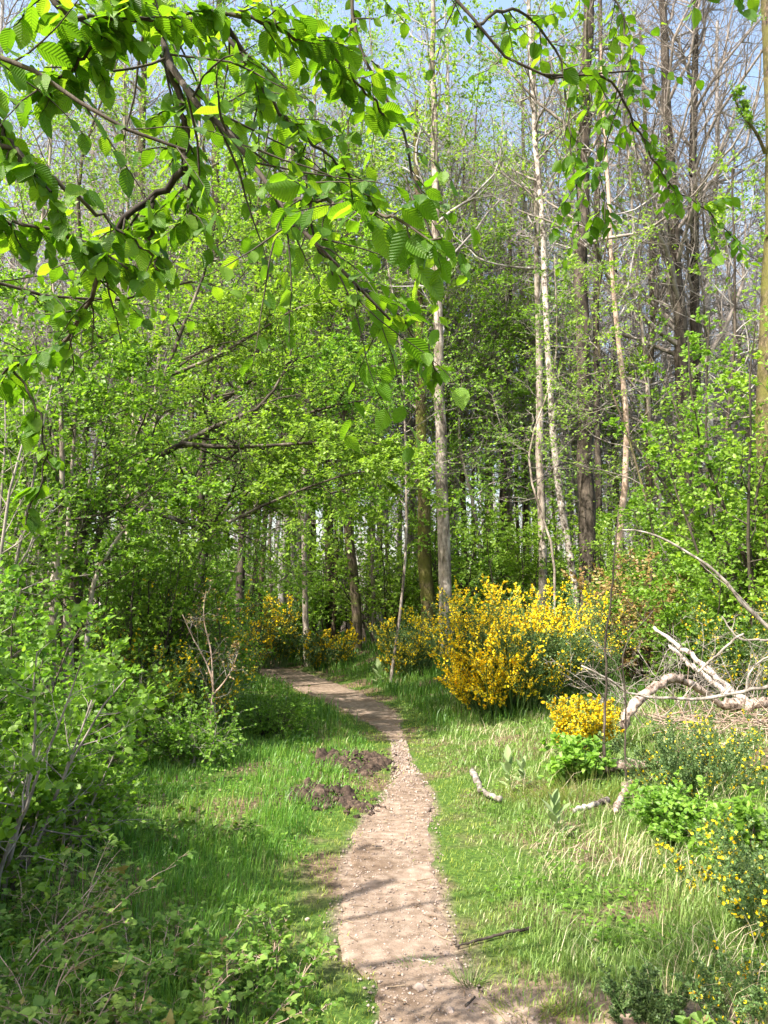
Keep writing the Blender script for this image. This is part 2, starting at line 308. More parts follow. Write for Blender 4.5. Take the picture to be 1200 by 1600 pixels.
def leafset(rng, mb, pts, rad, n, size, tpl=LEAF6, t0=.1, droop=0., spread=.9, upn=.7, wide=1., jit=.0, keep=1.):
    nb = len(pts); bi = np.repeat(np.arange(nb), n); t = t0+(1-t0)*rng.random(nb*n)
    if keep < 1:
        k = rng.random(len(bi)) < keep; bi = bi[k]; t = t[k]
    p, d, r = sample(pts, rad, bi, t)
    m = len(bi); s = rng.normal(0, 1, (m, 3))*np.array([1, 1, .45]); dd = nrm(d*.6+nrm(s)*spread+np.array([0, 0, -droop]))
    up = nrm(rng.normal(0, 1, (m, 3))*(1-upn)*.8+upn*LIGHTWARD)
    leaves(mb, p+rng.normal(0, 1, (m, 3))*jit, dd, up, size*(.6+.7*rng.random(m)), tpl, rng.random(m), wide)

# ------------------------------------------------------------------ things
def thing(name, loc, label, cat, group=None):
    o = bpy.data.objects.new(name, None); COL.objects.link(o); o.location = tuple(float(v) for v in loc); o.empty_display_size = .2
    return tag(o, label, cat, group)
def tag(o, label=None, cat=None, group=None, kind=None):
    if label: o['label'] = label
    if cat: o['category'] = cat
    if group: o['group'] = group
    if kind: o['kind'] = kind
    return o
def copy_thing(o, loc, rz, s, label):
    c = o.copy(); COL.objects.link(c); c.location = loc; c.rotation_euler = (0, 0, rz); c.scale = (s, s, s); c['label'] = label
    for ch in list(o.children):
        d = ch.copy(); COL.objects.link(d); d.parent = c
    return c
def smooth_line(pts, n):
    pts = np.asarray(pts, float); t = np.concatenate([[0], np.cumsum(np.linalg.norm(np.diff(pts, axis=0), axis=1))]); t /= t[-1]
    u = np.linspace(0, 1, n); out = np.zeros((n, 3)); q = len(pts)
    m = np.gradient(pts, t, axis=0) if q > 2 else np.repeat((pts[1:]-pts[:-1]), 2, 0)
    i = np.clip(np.searchsorted(t, u, 'right')-1, 0, q-2); h = (t[i+1]-t[i])[:, None]; s = ((u-t[i])[:, None])/h
    return (2*s**3-3*s**2+1)*pts[i]+(s**3-2*s**2+s)*h*m[i]+(-2*s**3+3*s**2)*pts[i+1]+(s**3-s**2)*h*m[i+1]

# ---------------- ground and path
def axis(a, b, core0, core1, fine, grow=1.12):
    v = list(np.arange(core0, core1+1e-6, fine)); s = fine
    while v[-1] < b: s *= grow; v.append(v[-1]+s)
    s = fine
    while v[0] > a: s *= grow; v.insert(0, v[0]-s)
    return np.array(v)
gx = axis(-420, 420, -3.2, 4.2, .09); gy = axis(-60, 420, 1.5, 14, .09)
XX, YY = np.meshgrid(gx, gy); ZZ = H(XX, YY)
gb = MB(); w_, h_ = len(gx), len(gy); ii = (np.arange(h_-1)[:, None]*w_+np.arange(w_-1)[None, :]).ravel()
def bare(x, y):
    d = np.maximum(np.maximum(x-xr(y), xl(y)-x), 0)
    e = S(.13*fbm(x, y, .35, 5)-.035-d, 0, .05)
    e2 = S(fbm(x, y, .45, 21)-.36+.2*S(x, .3, .8)*S(3.3-y, 0, .3), .0, .12)*S(3.8-y-.12*x, 0, .35)*S(x, .2, .6)*S(2.3-x, 0, .6)
    return np.maximum(e, e2)
inpath = (XX > xl(YY)+.07) & (XX < xr(YY)-.07) & (YY > 1.6) & (YY < 24)
gb.add(np.stack([XX, YY, ZZ-.03*inpath], -1), np.stack([ii, ii+1, ii+w_+1, ii+w_], -1), bare(XX, YY).ravel())
tag(gb.build('ground', MT['ground'], smooth=True), kind='structure')
pb = MB(); pys = [0.6]
while pys[-1] < 25.5: pys.append(pys[-1]+max(.03, .011*pys[-1]))
pys = np.array(pys); cols = 26; tt = np.linspace(0, 1, cols)
yy = np.repeat(pys[:, None], cols, 1); jl = (fbm(pys*1.0, pys*0, .22, 31)-.5)*.16; jr = (fbm(pys, pys*0+9, .22, 37)-.5)*.16
x0 = xl(pys)+jl; x1 = xr(pys)+jr; xx = x0[:, None]*(1-tt)+x1[:, None]*tt
zz = H(xx, yy)+.006+.012*(fbm(xx, yy, .22, 41)-.5)+.004*(vnoise(xx, yy, .05, 43)-.5); zz[:, 0] -= .02; zz[:, -1] -= .02
w2 = cols; jj = (np.arange(len(pys)-1)[:, None]*w2+np.arange(w2-1)[None, :]).ravel()
pb.add(np.stack([xx, yy, zz], -1), np.stack([jj, jj+1, jj+w2+1, jj+w2], -1)); tag(pb.build('path', MT['path'], smooth=True), kind='structure')

# pebbles on the path (stuff) and single stones
def rock(mb, c, s, rng, sub=1, jag=.35):
    import bmesh
    bm = bmesh.new(); bmesh.ops.create_icosphere(bm, subdivisions=sub, radius=1)
    V = np.array([v.co[:] for v in bm.verts]); F = np.array([[v.index for v in f.verts] for f in bm.faces]); bm.free()
    V = V*(1+jag*(rng.random((len(V), 1))-.5))*np.array(s); a = rng.random()*6.28
    V = V@np.array([[math.cos(a), math.sin(a), 0], [-math.sin(a), math.cos(a), 0], [0, 0, 1]]); mb.add(V+np.asarray(c), F)
rg = rng_(5); mb = MB(); n = 8000
yv = 2.2+8*rg.random(n)**1.6; xv = xl(yv)-.05+(xr(yv)-xl(yv)+.1)*rg.random(n)
O8 = np.array([(1, 0, 0), (0, 1, 0), (-1, 0, 0), (0, -1, 0), (0, 0, .7), (0, 0, -.7)], float); O8F = np.array([(0, 1, 4), (1, 2, 4), (2, 3, 4), (3, 0, 4), (1, 0, 5), (2, 1, 5), (3, 2, 5), (0, 3, 5)])
sv = (.002+.009*rg.random(n)**4)*np.maximum(1, yv/5); V = O8[None]*(.7+.6*rg.random((n, 6, 3)))*sv[:, None, None]+np.stack([xv, yv, H(xv, yv)+.008], -1)[:, None]
mb.add(V, (O8F[None]+(np.arange(n)*6)[:, None, None]).reshape(-1, 3)); tag(mb.build('gravel', MT['stone']), kind='stuff', label='small pale pebbles scattered over the bare earth path', cat='gravel')
for k, (px, py, s, lab) in enumerate([(656, 1548, .022, 'grey angular stone half buried in the path beside a grass wisp'), (703, 1582, .017, 'flat pale stone at the bottom edge of the path'),
        (661, 1497, .012, 'small white stone on the path next to tiny grass'), (696, 1493, .013, 'pinkish pale stone near the end of the dark stick'),
        (480, 1437, .011, 'pale pinkish stone lying in the grass verge beside the path'), (801, 1459, .014, 'white stone resting against the dark stick'), (668, 1268, .025, 'pale stone on the far narrow stretch of the path')]):
    x, y = flat(px, py); o = MB(); rock(o, (x, y, float(H(x, y))+s*.45), (s*1.4, s, s*.8), rng_(60+k), 2); tag(o.build('stone', MT['stone'], smooth=False), lab, 'stone')

# ---------------- grass (stuff)
def blades(name, m, n, region, hgt, wid, seed, mask, label, lean=.45):
    rg = rng_(seed); y0, y1, pw = region; y = y0+(y1-y0)*rg.random(n)**pw; x = (rg.random(n)*2-1)*(.56*y+.9)
    k = rg.random(n) < mask(x, y); x = x[k]; y = y[k]; n = len(x)
    h = hgt(x, y)*(.5+.8*rg.random(n)); a = rg.random(n)*6.283; d = np.stack([np.cos(a), np.sin(a), np.zeros(n)], -1); sd = np.stack([-np.sin(a+.5), np.cos(a+.5), np.zeros(n)], -1)
    ln = lean*(.3+rg.random(n))*h; b = np.stack([x, y, H(x, y)-.01], -1); w = wid*np.maximum(1, y/5)*(.6+.8*rg.random(n))
    mid = b+d*(ln*.35)[:, None]+np.array([0, 0, 1])*(h*.62)[:, None]; tip = b+d*ln[:, None]+np.array([0, 0, 1])*(h*(1-.25*rg.random(n)))[:, None]
    V = np.stack([b-sd*w[:, None]*.5, b+sd*w[:, None]*.5, mid+sd*w[:, None]*.42, mid-sd*w[:, None]*.42, tip], 1)
    o = (np.arange(n)*5)[:, None]; mb = MB(); mb.add(V, [o+np.array([0, 1, 2, 3]), o+np.array([3, 2, 4])], np.repeat(np.clip(rg.random(n)*.85+.9*(fbm(x, y, .45, seed)-.5), 0, 1), 5))
    return tag(mb.build(name, m), label, 'grass', kind='stuff')
def edge(x, y): return np.maximum(x-xr(y), xl(y)-x)
def m_left(x, y): return (S(xl(y)-x, .12, .4))*(1-bare(x, y))*(.35+.65*S(fbm(x, y, .9, 71), .3, .5))
def m_right(x, y): return S(x-xr(y), .05, .25)*(1-bare(x, y))*(.3+.7*S(fbm(x, y, .7, 73), .3, .5))
def m_moss(x, y):
    e = edge(x, y)+.30*(fbm(x, y, .3, 78)-.45); return (S(e, -.02, .05)*(1-S(e, .25, .6))+.25*S(fbm(x, y, .25, 77), .55, .66)*S(e, -.25, 0))*(1-.85*bare(x, y)+.0)
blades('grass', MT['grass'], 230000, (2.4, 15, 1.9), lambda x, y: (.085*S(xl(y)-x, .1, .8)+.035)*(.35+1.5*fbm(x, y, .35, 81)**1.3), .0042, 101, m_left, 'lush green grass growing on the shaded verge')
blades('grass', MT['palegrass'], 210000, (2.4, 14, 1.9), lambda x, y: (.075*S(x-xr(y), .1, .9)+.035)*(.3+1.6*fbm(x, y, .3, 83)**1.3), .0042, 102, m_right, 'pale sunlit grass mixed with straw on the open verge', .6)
blades('grass', MT['mossgrass'], 150000, (2.4, 22, 1.7), lambda x, y: .028+.02*fbm(x, y, .5, 85), .0038, 103, m_moss, 'short yellow green moss and grass edging the path', .7)
blades('grass', MT['grass'], 90000, (11, 34, 1.5), lambda x, y: .16+.12*fbm(x, y, 1.2, 87), .005, 104, lambda x, y: S(edge(x, y), .2, .6)*(.3+.7*S(fbm(x, y, 2, 88), .35, .55)), 'rough grass on the woodland floor around the broom')
blades('grass', MT['straw'], 24000, (2.5, 11, 1.6), lambda x, y: .13+.12*fbm(x, y, .6, 89), .003, 105, lambda x, y: S(x-xr(y), .35, .9)*S(fbm(x, y, .5, 91), .48, .62), 'dry pale straw among the grass below the dead wood', 1.6)

rg = rng_(28); n = 260; y = 2.3+12*rg.random(n)**1.6; e_ = rg.random(n); x = np.where(rg.random(n) < .5, xl(y)+.16*e_**2, xr(y)-.16*e_**2); x = np.where(rg.random(n) < .25, xl(y)+(xr(y)-xl(y))*rg.random(n), x); a = rg.random(n)*6.28
p, r = grow_poly(rg, np.stack([x, y, H(x, y)+.014], -1), np.stack([np.cos(a), np.sin(a), 0*a+.05], -1), .02+.10*rg.random(n)**2, .001+.002*rg.random(n), 3, .12, 0, .3); p[:, :, 2] = H(p[:, :, 0], p[:, :, 1])+.014
mb = MB(); tubes(mb, p, r, 4); leaves(mb, p[:, 0]+rg.normal(0, .05, (n, 3))*[1, 1, 0], rg.normal(0, 1, (n, 3))*[1, 1, .2], rg.normal(0, .3, (n, 3))+[0, 0, 1], .014+.016*rg.random(n), LEAF4, rg.random(n)); tag(mb.build('path_litter', MT['litter']), 'dry twigs and leaf bits lying on the path', 'litter', kind='stuff')
# low herbs in the grass
rg = rng_(18); n = 60000; y = 2.5+12*rg.random(n)**1.7; x = (rg.random(n)*2-1)*(.56*y+.9); k = rg.random(n) < S(edge(x, y), .15, .45)*S(fbm(x, y, .3, 95), .5, .62)*(1-bare(x, y)); x = x[k]; y = y[k]; n = len(x)
mb = MB(); leaves(mb, np.stack([x, y, H(x, y)+.02+.07*rg.random(n)], -1), rg.normal(0, 1, (n, 3))*[1, 1, .3], rg.normal(0, .35, (n, 3))+[0, 0, 1], .016+.022*rg.random(n), LEAF6, rg.random(n))
tag(mb.build('ground_herbs', MT['hazel']), 'small round leaved herbs scattered through the grass', 'herbs', kind='stuff')
# fallen leaves and litter on the woodland floor
rg = rng_(8); n = 24000; y = 3+25*rg.random(n)**1.4; x = (rg.random(n)*2-1)*(.6*y+1); k = rg.random(n) < S(edge(x, y), .3, 1.2)*S(fbm(x, y, 1, 93), .42, .6); x = x[k]; y = y[k]; n = len(x)
mb = MB(); leaves(mb, np.stack([x, y, H(x, y)+.01], -1), rg.normal(0, 1, (n, 3))*[1, 1, .25], rg.normal(0, .4, (n, 3))+[0, 0, 1], .02+.022*rg.random(n), LEAF4, rg.random(n))
tag(mb.build('leaf_litter', MT['litter']), 'dry fallen leaves scattered under the shrubs', 'leaf litter', kind='stuff')

# ---------------- generic shrub
def shrub(name, label, cat, loc, height, radius, stems, seed, leaf, n1=8, n2=6, nl=8, m='fresh', bark='darktwig', tpl=LEAF6, keep=1., group=None, r0=None, lean=.45, base=.0, upn=.6, droop=.1):
    rg = rng_(seed); loc = np.asarray(loc, float); o = thing(name, loc, label, cat, group)
    a = rg.random(stems)*6.283; rr = radius*.25*np.sqrt(rg.random(stems)); p0 = loc+np.stack([np.cos(a)*rr, np.sin(a)*rr, np.zeros(stems)-.03], -1)
    tilt = lean*(.2+rg.random(stems)); d0 = np.stack([np.cos(a)*tilt, np.sin(a)*tilt, np.ones(stems)], -1)
    L0 = height*(.4+.8*rg.random(stems)); p, r = grow_poly(rg, p0, d0, L0, np.full(stems, r0 or .006+.006*height), 7, .10, .05, .75)
    t0 = .12 if base == 0 else base
    p1, r1 = children(rg, p, r, n1, t0, 1, 1.0, radius/height*.75, .55, 4, .18, .05)
    p2, r2 = children(rg, p1, r1, n2, .15, 1, .85, .55, .6, 3, .2, .02, rmin=.0012)
    mb = MB(); tubes(mb, p, r, 6); tubes(mb, p1, r1, 4); tubes(mb, p2, r2, 3); mb.build('stem', MT[bark], o)
    mb = MB(); leafset(rg, mb, p2, r2, nl, leaf, tpl, .1, droop, .9, upn, keep=keep); leafset(rg, mb, p1, r1, max(2, nl//2), leaf, tpl, .4, droop, .9, upn, keep=keep)
    mb.build('leaves', MT[m], o); return o
# ---------------- broom bush
def broom(label, loc, height, radius, stems, seed, fl=1., flsize=.022, side=None, m='flower', group=None, n1=7, n2=5, lean=.8):
    rg = rng_(seed); loc = np.asarray(loc, float); o = thing('broom_bush', loc, label, 'bush', group)
    a = rg.random(stems)*6.283; q = np.sqrt(rg.random(stems)); rr = radius*.45*q; p0 = loc+np.stack([np.cos(a)*rr, np.sin(a)*rr, np.zeros(stems)-.04], -1)
    p0[:, 2] = H(p0[:, 0], p0[:, 1])-.04
    tilt = lean*q*radius/height; d0 = np.stack([np.cos(a)*tilt, np.sin(a)*tilt, np.ones(stems)], -1)
    L0 = height*(.42+.62*rg.random(stems)**1.3); p, r = grow_poly(rg, p0, d0, L0, np.full(stems, .004+.004*height), 6, .09, .02, .7)
    p1, r1 = children(rg, p, r, n1, .2, 1, .55, .42, .5, 4, .1, .08, rmin=.0015)
    p2, r2 = children(rg, p1, r1, n2, .1, 1, .5, .5, .6, 3, .1, .08, rmin=.0012)
    mb = MB(); tubes(mb, p, r, 4); tubes(mb, p1, r1, 3); tubes(mb, p2, r2, 3); mb.build('stem', MT['broomgreen'], o)
    mb = MB(); leafset(rg, mb, p2, r2, 9, flsize*.95, LEAF4, 0, 0, .8, .4, .8); leafset(rg, mb, p1, r1, 8, flsize*.95, LEAF4, .1, 0, .8, .4, .8); mb.build('leaves', MT['broomgreen'], o)
    if fl > 0:
        mb = MB(); c = loc+np.array([0, 0, height*.5]); sdv = np.array(side if side else (0, 0, 0), float)
        for pp, rd, nn in ((p2, r2, 8), (p1, r1, 5)):
            nb = len(pp); bi = np.repeat(np.arange(nb), nn); t = .15+.85*rg.random(nb*nn); x, d, _ = sample(pp, rd, bi, t)
            rel = (x-c)/np.array([radius, radius, height*.6]); w = fl*(.25+.75*S((np.linalg.norm(rel, axis=1)), .35, .95))
            w = w*np.clip(1+(rel*sdv).sum(1), 0, 2)*S(fbm(x[:, 0]*1.+x[:, 1]*.7, x[:, 2], .28+.06*radius, seed), .36, .56)
            k = rg.random(len(x)) < w; x = x[k]; d = d[k]; n = len(x)
            s = nrm(rg.normal(0, 1, (n, 3))); dd = nrm(d*.5+s+[0, 0, .25]); up = nrm(rg.normal(0, 1, (n, 3))+[0, 0, .8]); L = flsize*(.7+.6*rg.random(n)); rv = rg.random(n)
            leaves(mb, x, dd, up, L, LEAF6, rv, 1.25); leaves(mb, x, nrm(dd*.7-up*.7), nrm(up+dd), L*.8, LEAF4, rv, 1.)
        if mb.n: mb.build('flowers', MT[m], o)
    return o
# ---------------- tree from a trunk line
def tree(name, label, line, r0, r1, seed, bark='bark', crown=None, n1=26, n2=7, n3=4, t0=.3, ang=.75, length=.2, leaf=.06, nl=4, m='yellowgreen', trop=.1, twig='twig', group=None, extra=None, keep=1., tpl=LEAF4, flat_=0., shrink=.55, droop=.1, cat='tree'):
    rg = rng_(seed); loc = line[0]; o = thing(name, loc, label, cat, group)
    mb = MB(); nn = max(14, len(line)*3); L = smooth_line(line, nn); L[1:-1] += rg.normal(0, r0*.12, (nn-2, 3))*[1, 1, 0]
    rad = r1+(r0-r1)*(1-np.linspace(0, 1, nn))**.9; rad[0] *= 1.25; tubes(mb, L, rad, 10, rough=.12, rng=rg)
    P0 = L[None]; R0 = rad[None]; limbs = []
    for (ln, ra, rb) in (extra or []):
        q = smooth_line(ln, 12); rq = np.linspace(ra, rb, 12); tubes(mb, q, rq, 7, rough=.12, rng=rg); limbs.append((q, rq))
    mb.build('trunk', MT[bark], o)
    if crown is None: return o
    b = MB(); allp = []
    p1, r1_ = children(rg, P0, R0, n1, t0, .99, ang*1.2, length, .5, 8, .17, trop*.8, .8, flat_, shrink, .006); lv1 = [(p1, r1_)]
    if limbs:
        lp = np.stack([q for q, _ in limbs]); lr = np.stack([r for _, r in limbs])
        a1, b1 = children(rg, lp, lr, max(8, n1//2), .12, .99, .7, .32, .5, 6, .14, trop*.5, .8, flat_, .35, .005); lv1.append((a1, b1))
    for (pp, rr) in lv1:
        tubes(b, pp, rr, 5); p2, r2 = children(rg, pp, rr, n2, .12, 1, .8, .48, .55, 5, .2, trop*.5, .8, flat_, .4, .0045); tubes(b, p2, r2, 3)
        p3, r3 = children(rg, p2, r2, n3, .15, 1, .75, .55, .6, 3, .22, .03, .6, flat_, .4, .0026); tubes(b, p3, r3, 3); allp.append((p2, r2, p3, r3))
    b.build('branches', MT[twig], o)
    if crown == 'leafy':
        b = MB()
        for (p2, r2, p3, r3) in allp:
            leafset(rg, b, p3, r3, nl, leaf, tpl, .1, droop, .9, .55, keep=keep); leafset(rg, b, p2, r2, max(1, nl//2), leaf, tpl, .3, droop, .9, .55, keep=keep)
        b.build('crown', MT[m], o)
    return o
def tline(pxs, y, top, dy=0.):          # a trunk traced in the photo at its own distance, carried on up to its real height
    g = G(pxs[0][0], y); pts = [g]
    for (px, py) in pxs[1:]: pts.append(P(px, py, y+dy*len(pts)))
    pts = [p for i, p in enumerate(pts) if i == 0 or p[2] > pts[0][2]+.3]
    d = nrm(pts[-1]-pts[-2]); z = pts[-1][2]
    if z < top: pts.append(pts[-1]+np.array([d[0]*.5, d[1]*.5, 1])*(top-z))
    return np.array(pts)

# ================================================================== the wood behind: trunks one can tell apart
TR = [  # label, pixels bottom to top, distance, top height, r0, r1, bark, crown, options
 ('straight pale trunk rising behind the left end of the big yellow broom', [(697, 985), (694, 860), (688, 640), (684, 480), (678, 200)], 19.5, 19, .18, .05, 'palebark', 'leafy', dict(t0=.42, n1=22, keep=.55, m='yellowgreen')),
 ('brown mossy trunk just behind the straight pale trunk', [(668, 960), (664, 850), (658, 650), (655, 480)], 23, 17, .23, .06, 'mossbark', 'leafy', dict(t0=.4, n1=22, keep=.6)),
 ('dark slightly crooked trunk on the bank where the path bends', [(556, 985), (555, 920), (546, 850), (542, 760), (536, 600), (540, 420)], 24, 17, .16, .05, 'brownbark', 'leafy', dict(t0=.35, n1=24, keep=.55, m='yellowgreen')),
 ('slim grey straight trunk above the middle of the big broom', [(848, 930), (846, 800), (842, 620), (840, 400), (836, 180)], 21, 18, .125, .045, 'palebark', 'leafy', dict(t0=.5, n1=20, keep=.35)),
 ('thin birch curving away from the dark trunk, whitest near its top', [(912, 940), (888, 850), (872, 760), (862, 640), (855, 520), (850, 390), (840, 270), (830, 90)], 19, 18, .095, .05, 'birch', 'leafy', dict(t0=.6, n1=14, keep=.35)),
 ('thick dark trunk beside the curving birch', [(921, 945), (916, 800), (914, 640), (909, 500), (908, 380), (915, 230), (920, 40)], 18.5, 21, .21, .11, 'bark', 'bare', dict(t0=.45, n1=22)),
 ('thin pinkish leaning trunk right of the thick dark trunk', [(958, 905), (968, 840), (976, 740), (979, 650), (966, 540), (957, 420), (950, 300)], 18, 15, .085, .03, 'pinkbark', 'leafy', dict(t0=.5, n1=14, keep=.3)),
 ('broad grey brown trunk in the bare cluster rising above the bright bush', [(1064, 880), (1067, 700), (1066, 560), (1058, 430), (1050, 290)], 24, 21, .26, .09, 'bark', 'bare', dict(t0=.33, n1=30, length=.26, ang=.6)),
 ('dark forking trunk with a broad bare crown against the sky', [(1086, 880), (1088, 640), (1084, 450), (1082, 300), (1086, 150)], 25, 23, .21, .07, 'bark', 'bare', dict(t0=.3, n1=32, length=.28, ang=.6)),
 ('slender wavy sapling trunk standing in front of the bright bush', [(1122, 880), (1128, 780), (1136, 660), (1146, 560), (1148, 420)], 17, 11, .055, .02, 'bark', 'leafy', dict(t0=.45, n1=12, keep=.4)),
 ('thin grey trunk leaning over behind the arched branch', [(1046, 875), (1034, 800), (1018, 700), (1012, 600), (1000, 480)], 21, 14, .075, .03, 'palebark', 'bare', dict(t0=.5, n1=14)),
 ('slim dark trunk between the pale trunk and the grey one', [(783, 900), (786, 760), (790, 640), (796, 480)], 27, 17, .14, .05, 'bark', 'leafy', dict(t0=.4, n1=20, keep=.45)),
 ('second slim trunk just right of the pale trunk, partly screened by leaves', [(730, 900), (722, 760), (720, 600), (724, 420)], 28, 18, .13, .05, 'brownbark', 'leafy', dict(t0=.4, n1=22, keep=.5)),
 ('narrow brown trunk touching the slim grey trunk', [(822, 880), (820, 740), (816, 600), (818, 400)], 29, 19, .14, .05, 'brownbark', 'bare', dict(t0=.42, n1=24)),
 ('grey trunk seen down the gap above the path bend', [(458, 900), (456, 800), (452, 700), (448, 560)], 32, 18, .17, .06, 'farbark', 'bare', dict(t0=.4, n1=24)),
 ('darker of the two trunks in the gap above the path bend', [(484, 890), (482, 800), (480, 700), (478, 560)], 30, 18, .16, .06, 'bark', 'leafy', dict(t0=.4, n1=20, keep=.4)),
 ('bare tree with steep branches right of the forking trunk', [(1110, 870), (1108, 640), (1106, 450), (1120, 250)], 28, 20, .17, .06, 'farbark', 'bare', dict(t0=.35, n1=28, ang=.55, length=.25)),
 ('bare tree with brownish spray of twigs between the pinkish trunk and the broad one', [(1018, 880), (1015, 640), (1020, 450), (1010, 250)], 27, 19, .15, .05, 'brownbark', 'bare', dict(t0=.3, n1=30, length=.24)),
 ('bare twin of the thick dark trunk, thinner and rising beside it', [(938, 900), (934, 700), (932, 420), (938, 120)], 24, 21, .12, .06, 'bark', 'bare', dict(t0=.4, n1=24)),
 ('tall dark bare tree showing above the overhanging twigs', [(330, 700), (335, 400), (340, 100), (345, -60)], 23, 20, .20, .08, 'brownbark', 'bare', dict(t0=.45, n1=28)),
 ('tall reddish brown trunk behind the arching limb', [(196, 800), (205, 500), (215, 420), (222, 200)], 24, 18, .2, .07, 'brownbark', 'bare', dict(t0=.45, n1=26)),
]
for k, (lab, px, y, top, r0, r1, bk, cr, op) in enumerate(TR):
    op = {a: (min(1, b*1.7) if a == 'keep' else b) for a, b in op.items()}
    tree('woodland_tree', lab, tline(px, y, top+(5 if cr == 'bare' and y > 23 else 1)), r0, r1, 200+k, bk, cr, twig='twig' if k % 3 else 'farbark', group='trunks of the wood behind the broom', **dict(dict(leaf=.09, nl=9, n2=7 if cr == 'leafy' else 9, n3=4 if cr == 'leafy' else 9), **op))
# thick lichen-covered trunk at the picture's edge
g = G(1221, 13.5); e = [g, g+[.0, 0, 1.5], g+[.0, 0, 3.5], P(1210, 330, 13.5), P(1206, 0, 13.5)]; e.append(e[-1]+np.array([.1, 0, 3]))
tree('woodland_tree', 'thick lichen covered trunk standing behind the fallen wood at the edge', e, .21, .14, 260, 'mossbark', 'leafy', t0=.3, n1=18, n2=6, n3=5, length=.10, nl=5, leaf=.06, keep=.5, m='fresh', trop=.02, ang=1.1,
     extra=[([P(1196, 240, 13.5), P(1180, 205, 13.3), P(1160, 180, 13.2), P(1146, 150, 13.1)], .035, .012)])

# light-leaved understorey trees among the trunks
US = [('tall young tree full of pale green leaves left of the pale trunk', 585, 25, 16, .07), ('young leafy tree left of the mossy trunk', 520, 27, 16, .08), ('young leafy tree right of the pale trunk, half its height', 750, 25, 14, .07),
      ('leafy sapling tree between the thick dark trunk and the broom', 880, 27, 13, .06), ('young leafy tree deep behind the path bend', 430, 28, 16, .08), ('slender leafy tree whose top meets the overhanging twigs', 650, 28, 18, .07),
      ('young leafy tree behind the arching limb, tallest of that side', 250, 17, 15, .08), ('young leafy tree behind the multi stemmed hazel', 110, 16, 14, .08), ('young leafy tree at the far side of the hazel thicket', 20, 15, 13, .08),
      ('sparse leafy sapling behind the slim grey trunk', 800, 26, 12, .05), ('yellow green young tree in front of the pinkish trunk', 990, 28, 11, .06), ('young leafy tree above the path bend', 390, 20, 16, .08), ('tall light crowned tree behind the slim mossy trunks', 690, 30, 20, .09), ('tall light crowned tree left of the curving birch', 815, 30, 20, .08), ('tall light crowned tree over the crooked trunk', 480, 23, 23, .09),
      ('tall sparse tree whose crown fills the sky over the path bend', 400, 21, 22, .08), ('tall sparse tree with pale leaves high above the crooked trunk', 570, 25, 23, .08), ('tall sparse tree with pale leaves just right of the straight pale trunk', 750, 27, 23, .08), ('slim sapling tree with sparse pale sprays in front of the curving birch', 862, 17, 9, .03), ('thin sapling tree with sparse bright sprays before the pinkish trunk', 990, 16, 9.5, .03), ('thin sapling tree with sparse sprays left of the straight pale trunk', 610, 17, 10, .035), ('tall sparse tree with pale leaves high over the arching limb', 300, 22, 22, .08), ('tall sparse leafy tree showing behind the topmost overhanging leaves', 180, 21, 21, .08)]
for k, (lab, px, y, top, r0) in enumerate(US):
    g = G(px, y); rg = rng_(300+k); line = [g]+[g+np.array([rg.normal(0, .25), rg.normal(0, .25), top*t]) for t in (.25, .5, .75, 1)]
    tree('young_tree', lab, line, r0, .015, 310+k, 'brownbark' if k % 2 else 'palebark', 'leafy', t0=.13 if px < 400 and 'sparse' not in lab else (.38 if 'sparse' in lab else .3), n1=24 if 'sparse' in lab else 36, n2=8, n3=5 if 'sparse' in lab else 6, length=.22, ang=1.05, leaf=.085 if y > 18 else .06, nl=9, keep=(1. if y > 18 else .4) if px < 450 or 'sparse' in lab else .5, m=('fresh', 'yellowgreen', 'fresh')[k % 3], trop=.03, twig='twig', flat_=.6, shrink=.6, tpl=LEAF6, group='young leafy trees among the trunks')

# bare trees farther back, copied from three grown ones
protos = []
FARL = ['bare grey tree of the far wood, finely twigged against the sky', 'bare grey brown tree in the far wood with steep twigs', 'far bare tree with a slightly leaning pale trunk']
for k in range(3):
    g = np.array([[-6, 2.5, 12][k], [34, 36, 33][k], 0.]); g[2] = H(g[0], g[1]); rg = rng_(330+k)
    line = [g]+[g+np.array([rg.normal(0, .3)+[0, 0, .9][k]*t, rg.normal(0, .3), [19, 21, 18][k]*t]) for t in (.3, .6, 1)]
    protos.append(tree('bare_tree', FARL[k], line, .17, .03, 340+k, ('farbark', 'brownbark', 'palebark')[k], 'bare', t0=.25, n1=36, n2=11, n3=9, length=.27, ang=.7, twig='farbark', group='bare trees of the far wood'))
rg = rng_(350)
for k in range(74):
    x = -22+44*(k*.618 % 1); y = 27+22*rg.random(); copy_thing(protos[k % 3], (x*(y/34), y, float(H(x*(y/34), y))-.05), rg.random()*6.28, .95+.5*rg.random(), FARL[k % 3])
# the wood beyond as one mass
rg = rng_(360); n = 170; y = 46+50*rg.random(n); x = (rg.random(n)*2-1)*(.62*y+4); z = H(x, y)
p, r = grow_poly(rg, np.stack([x, y, z], -1), np.stack([rg.normal(0, .04, n), rg.normal(0, .04, n), np.ones(n)], -1), 15+8*rg.random(n), .12+.12*rg.random(n), 6, .03, .02, .85)
mb = MB(); tubes(mb, p, r, 5); p1, r1 = children(rg, p, r, 20, .22, 1, .75, .27, .5, 5, .16, .08, rmin=.018); tubes(mb, p1, r1, 3); p2, r2 = children(rg, p1, r1, 14, .15, 1, .75, .5, .5, 3, .2, .04, rmin=.009); tubes(mb, p2, r2, 3)
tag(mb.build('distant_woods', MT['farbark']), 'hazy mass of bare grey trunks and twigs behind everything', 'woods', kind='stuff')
n = 90000; y = 34+34*rg.random(n); x = (rg.random(n)*2-1)*(.6*y+3); zz = (1.2+5.0*fbm(x, y, 6, 361)**1.5)*rg.random(n)**.8
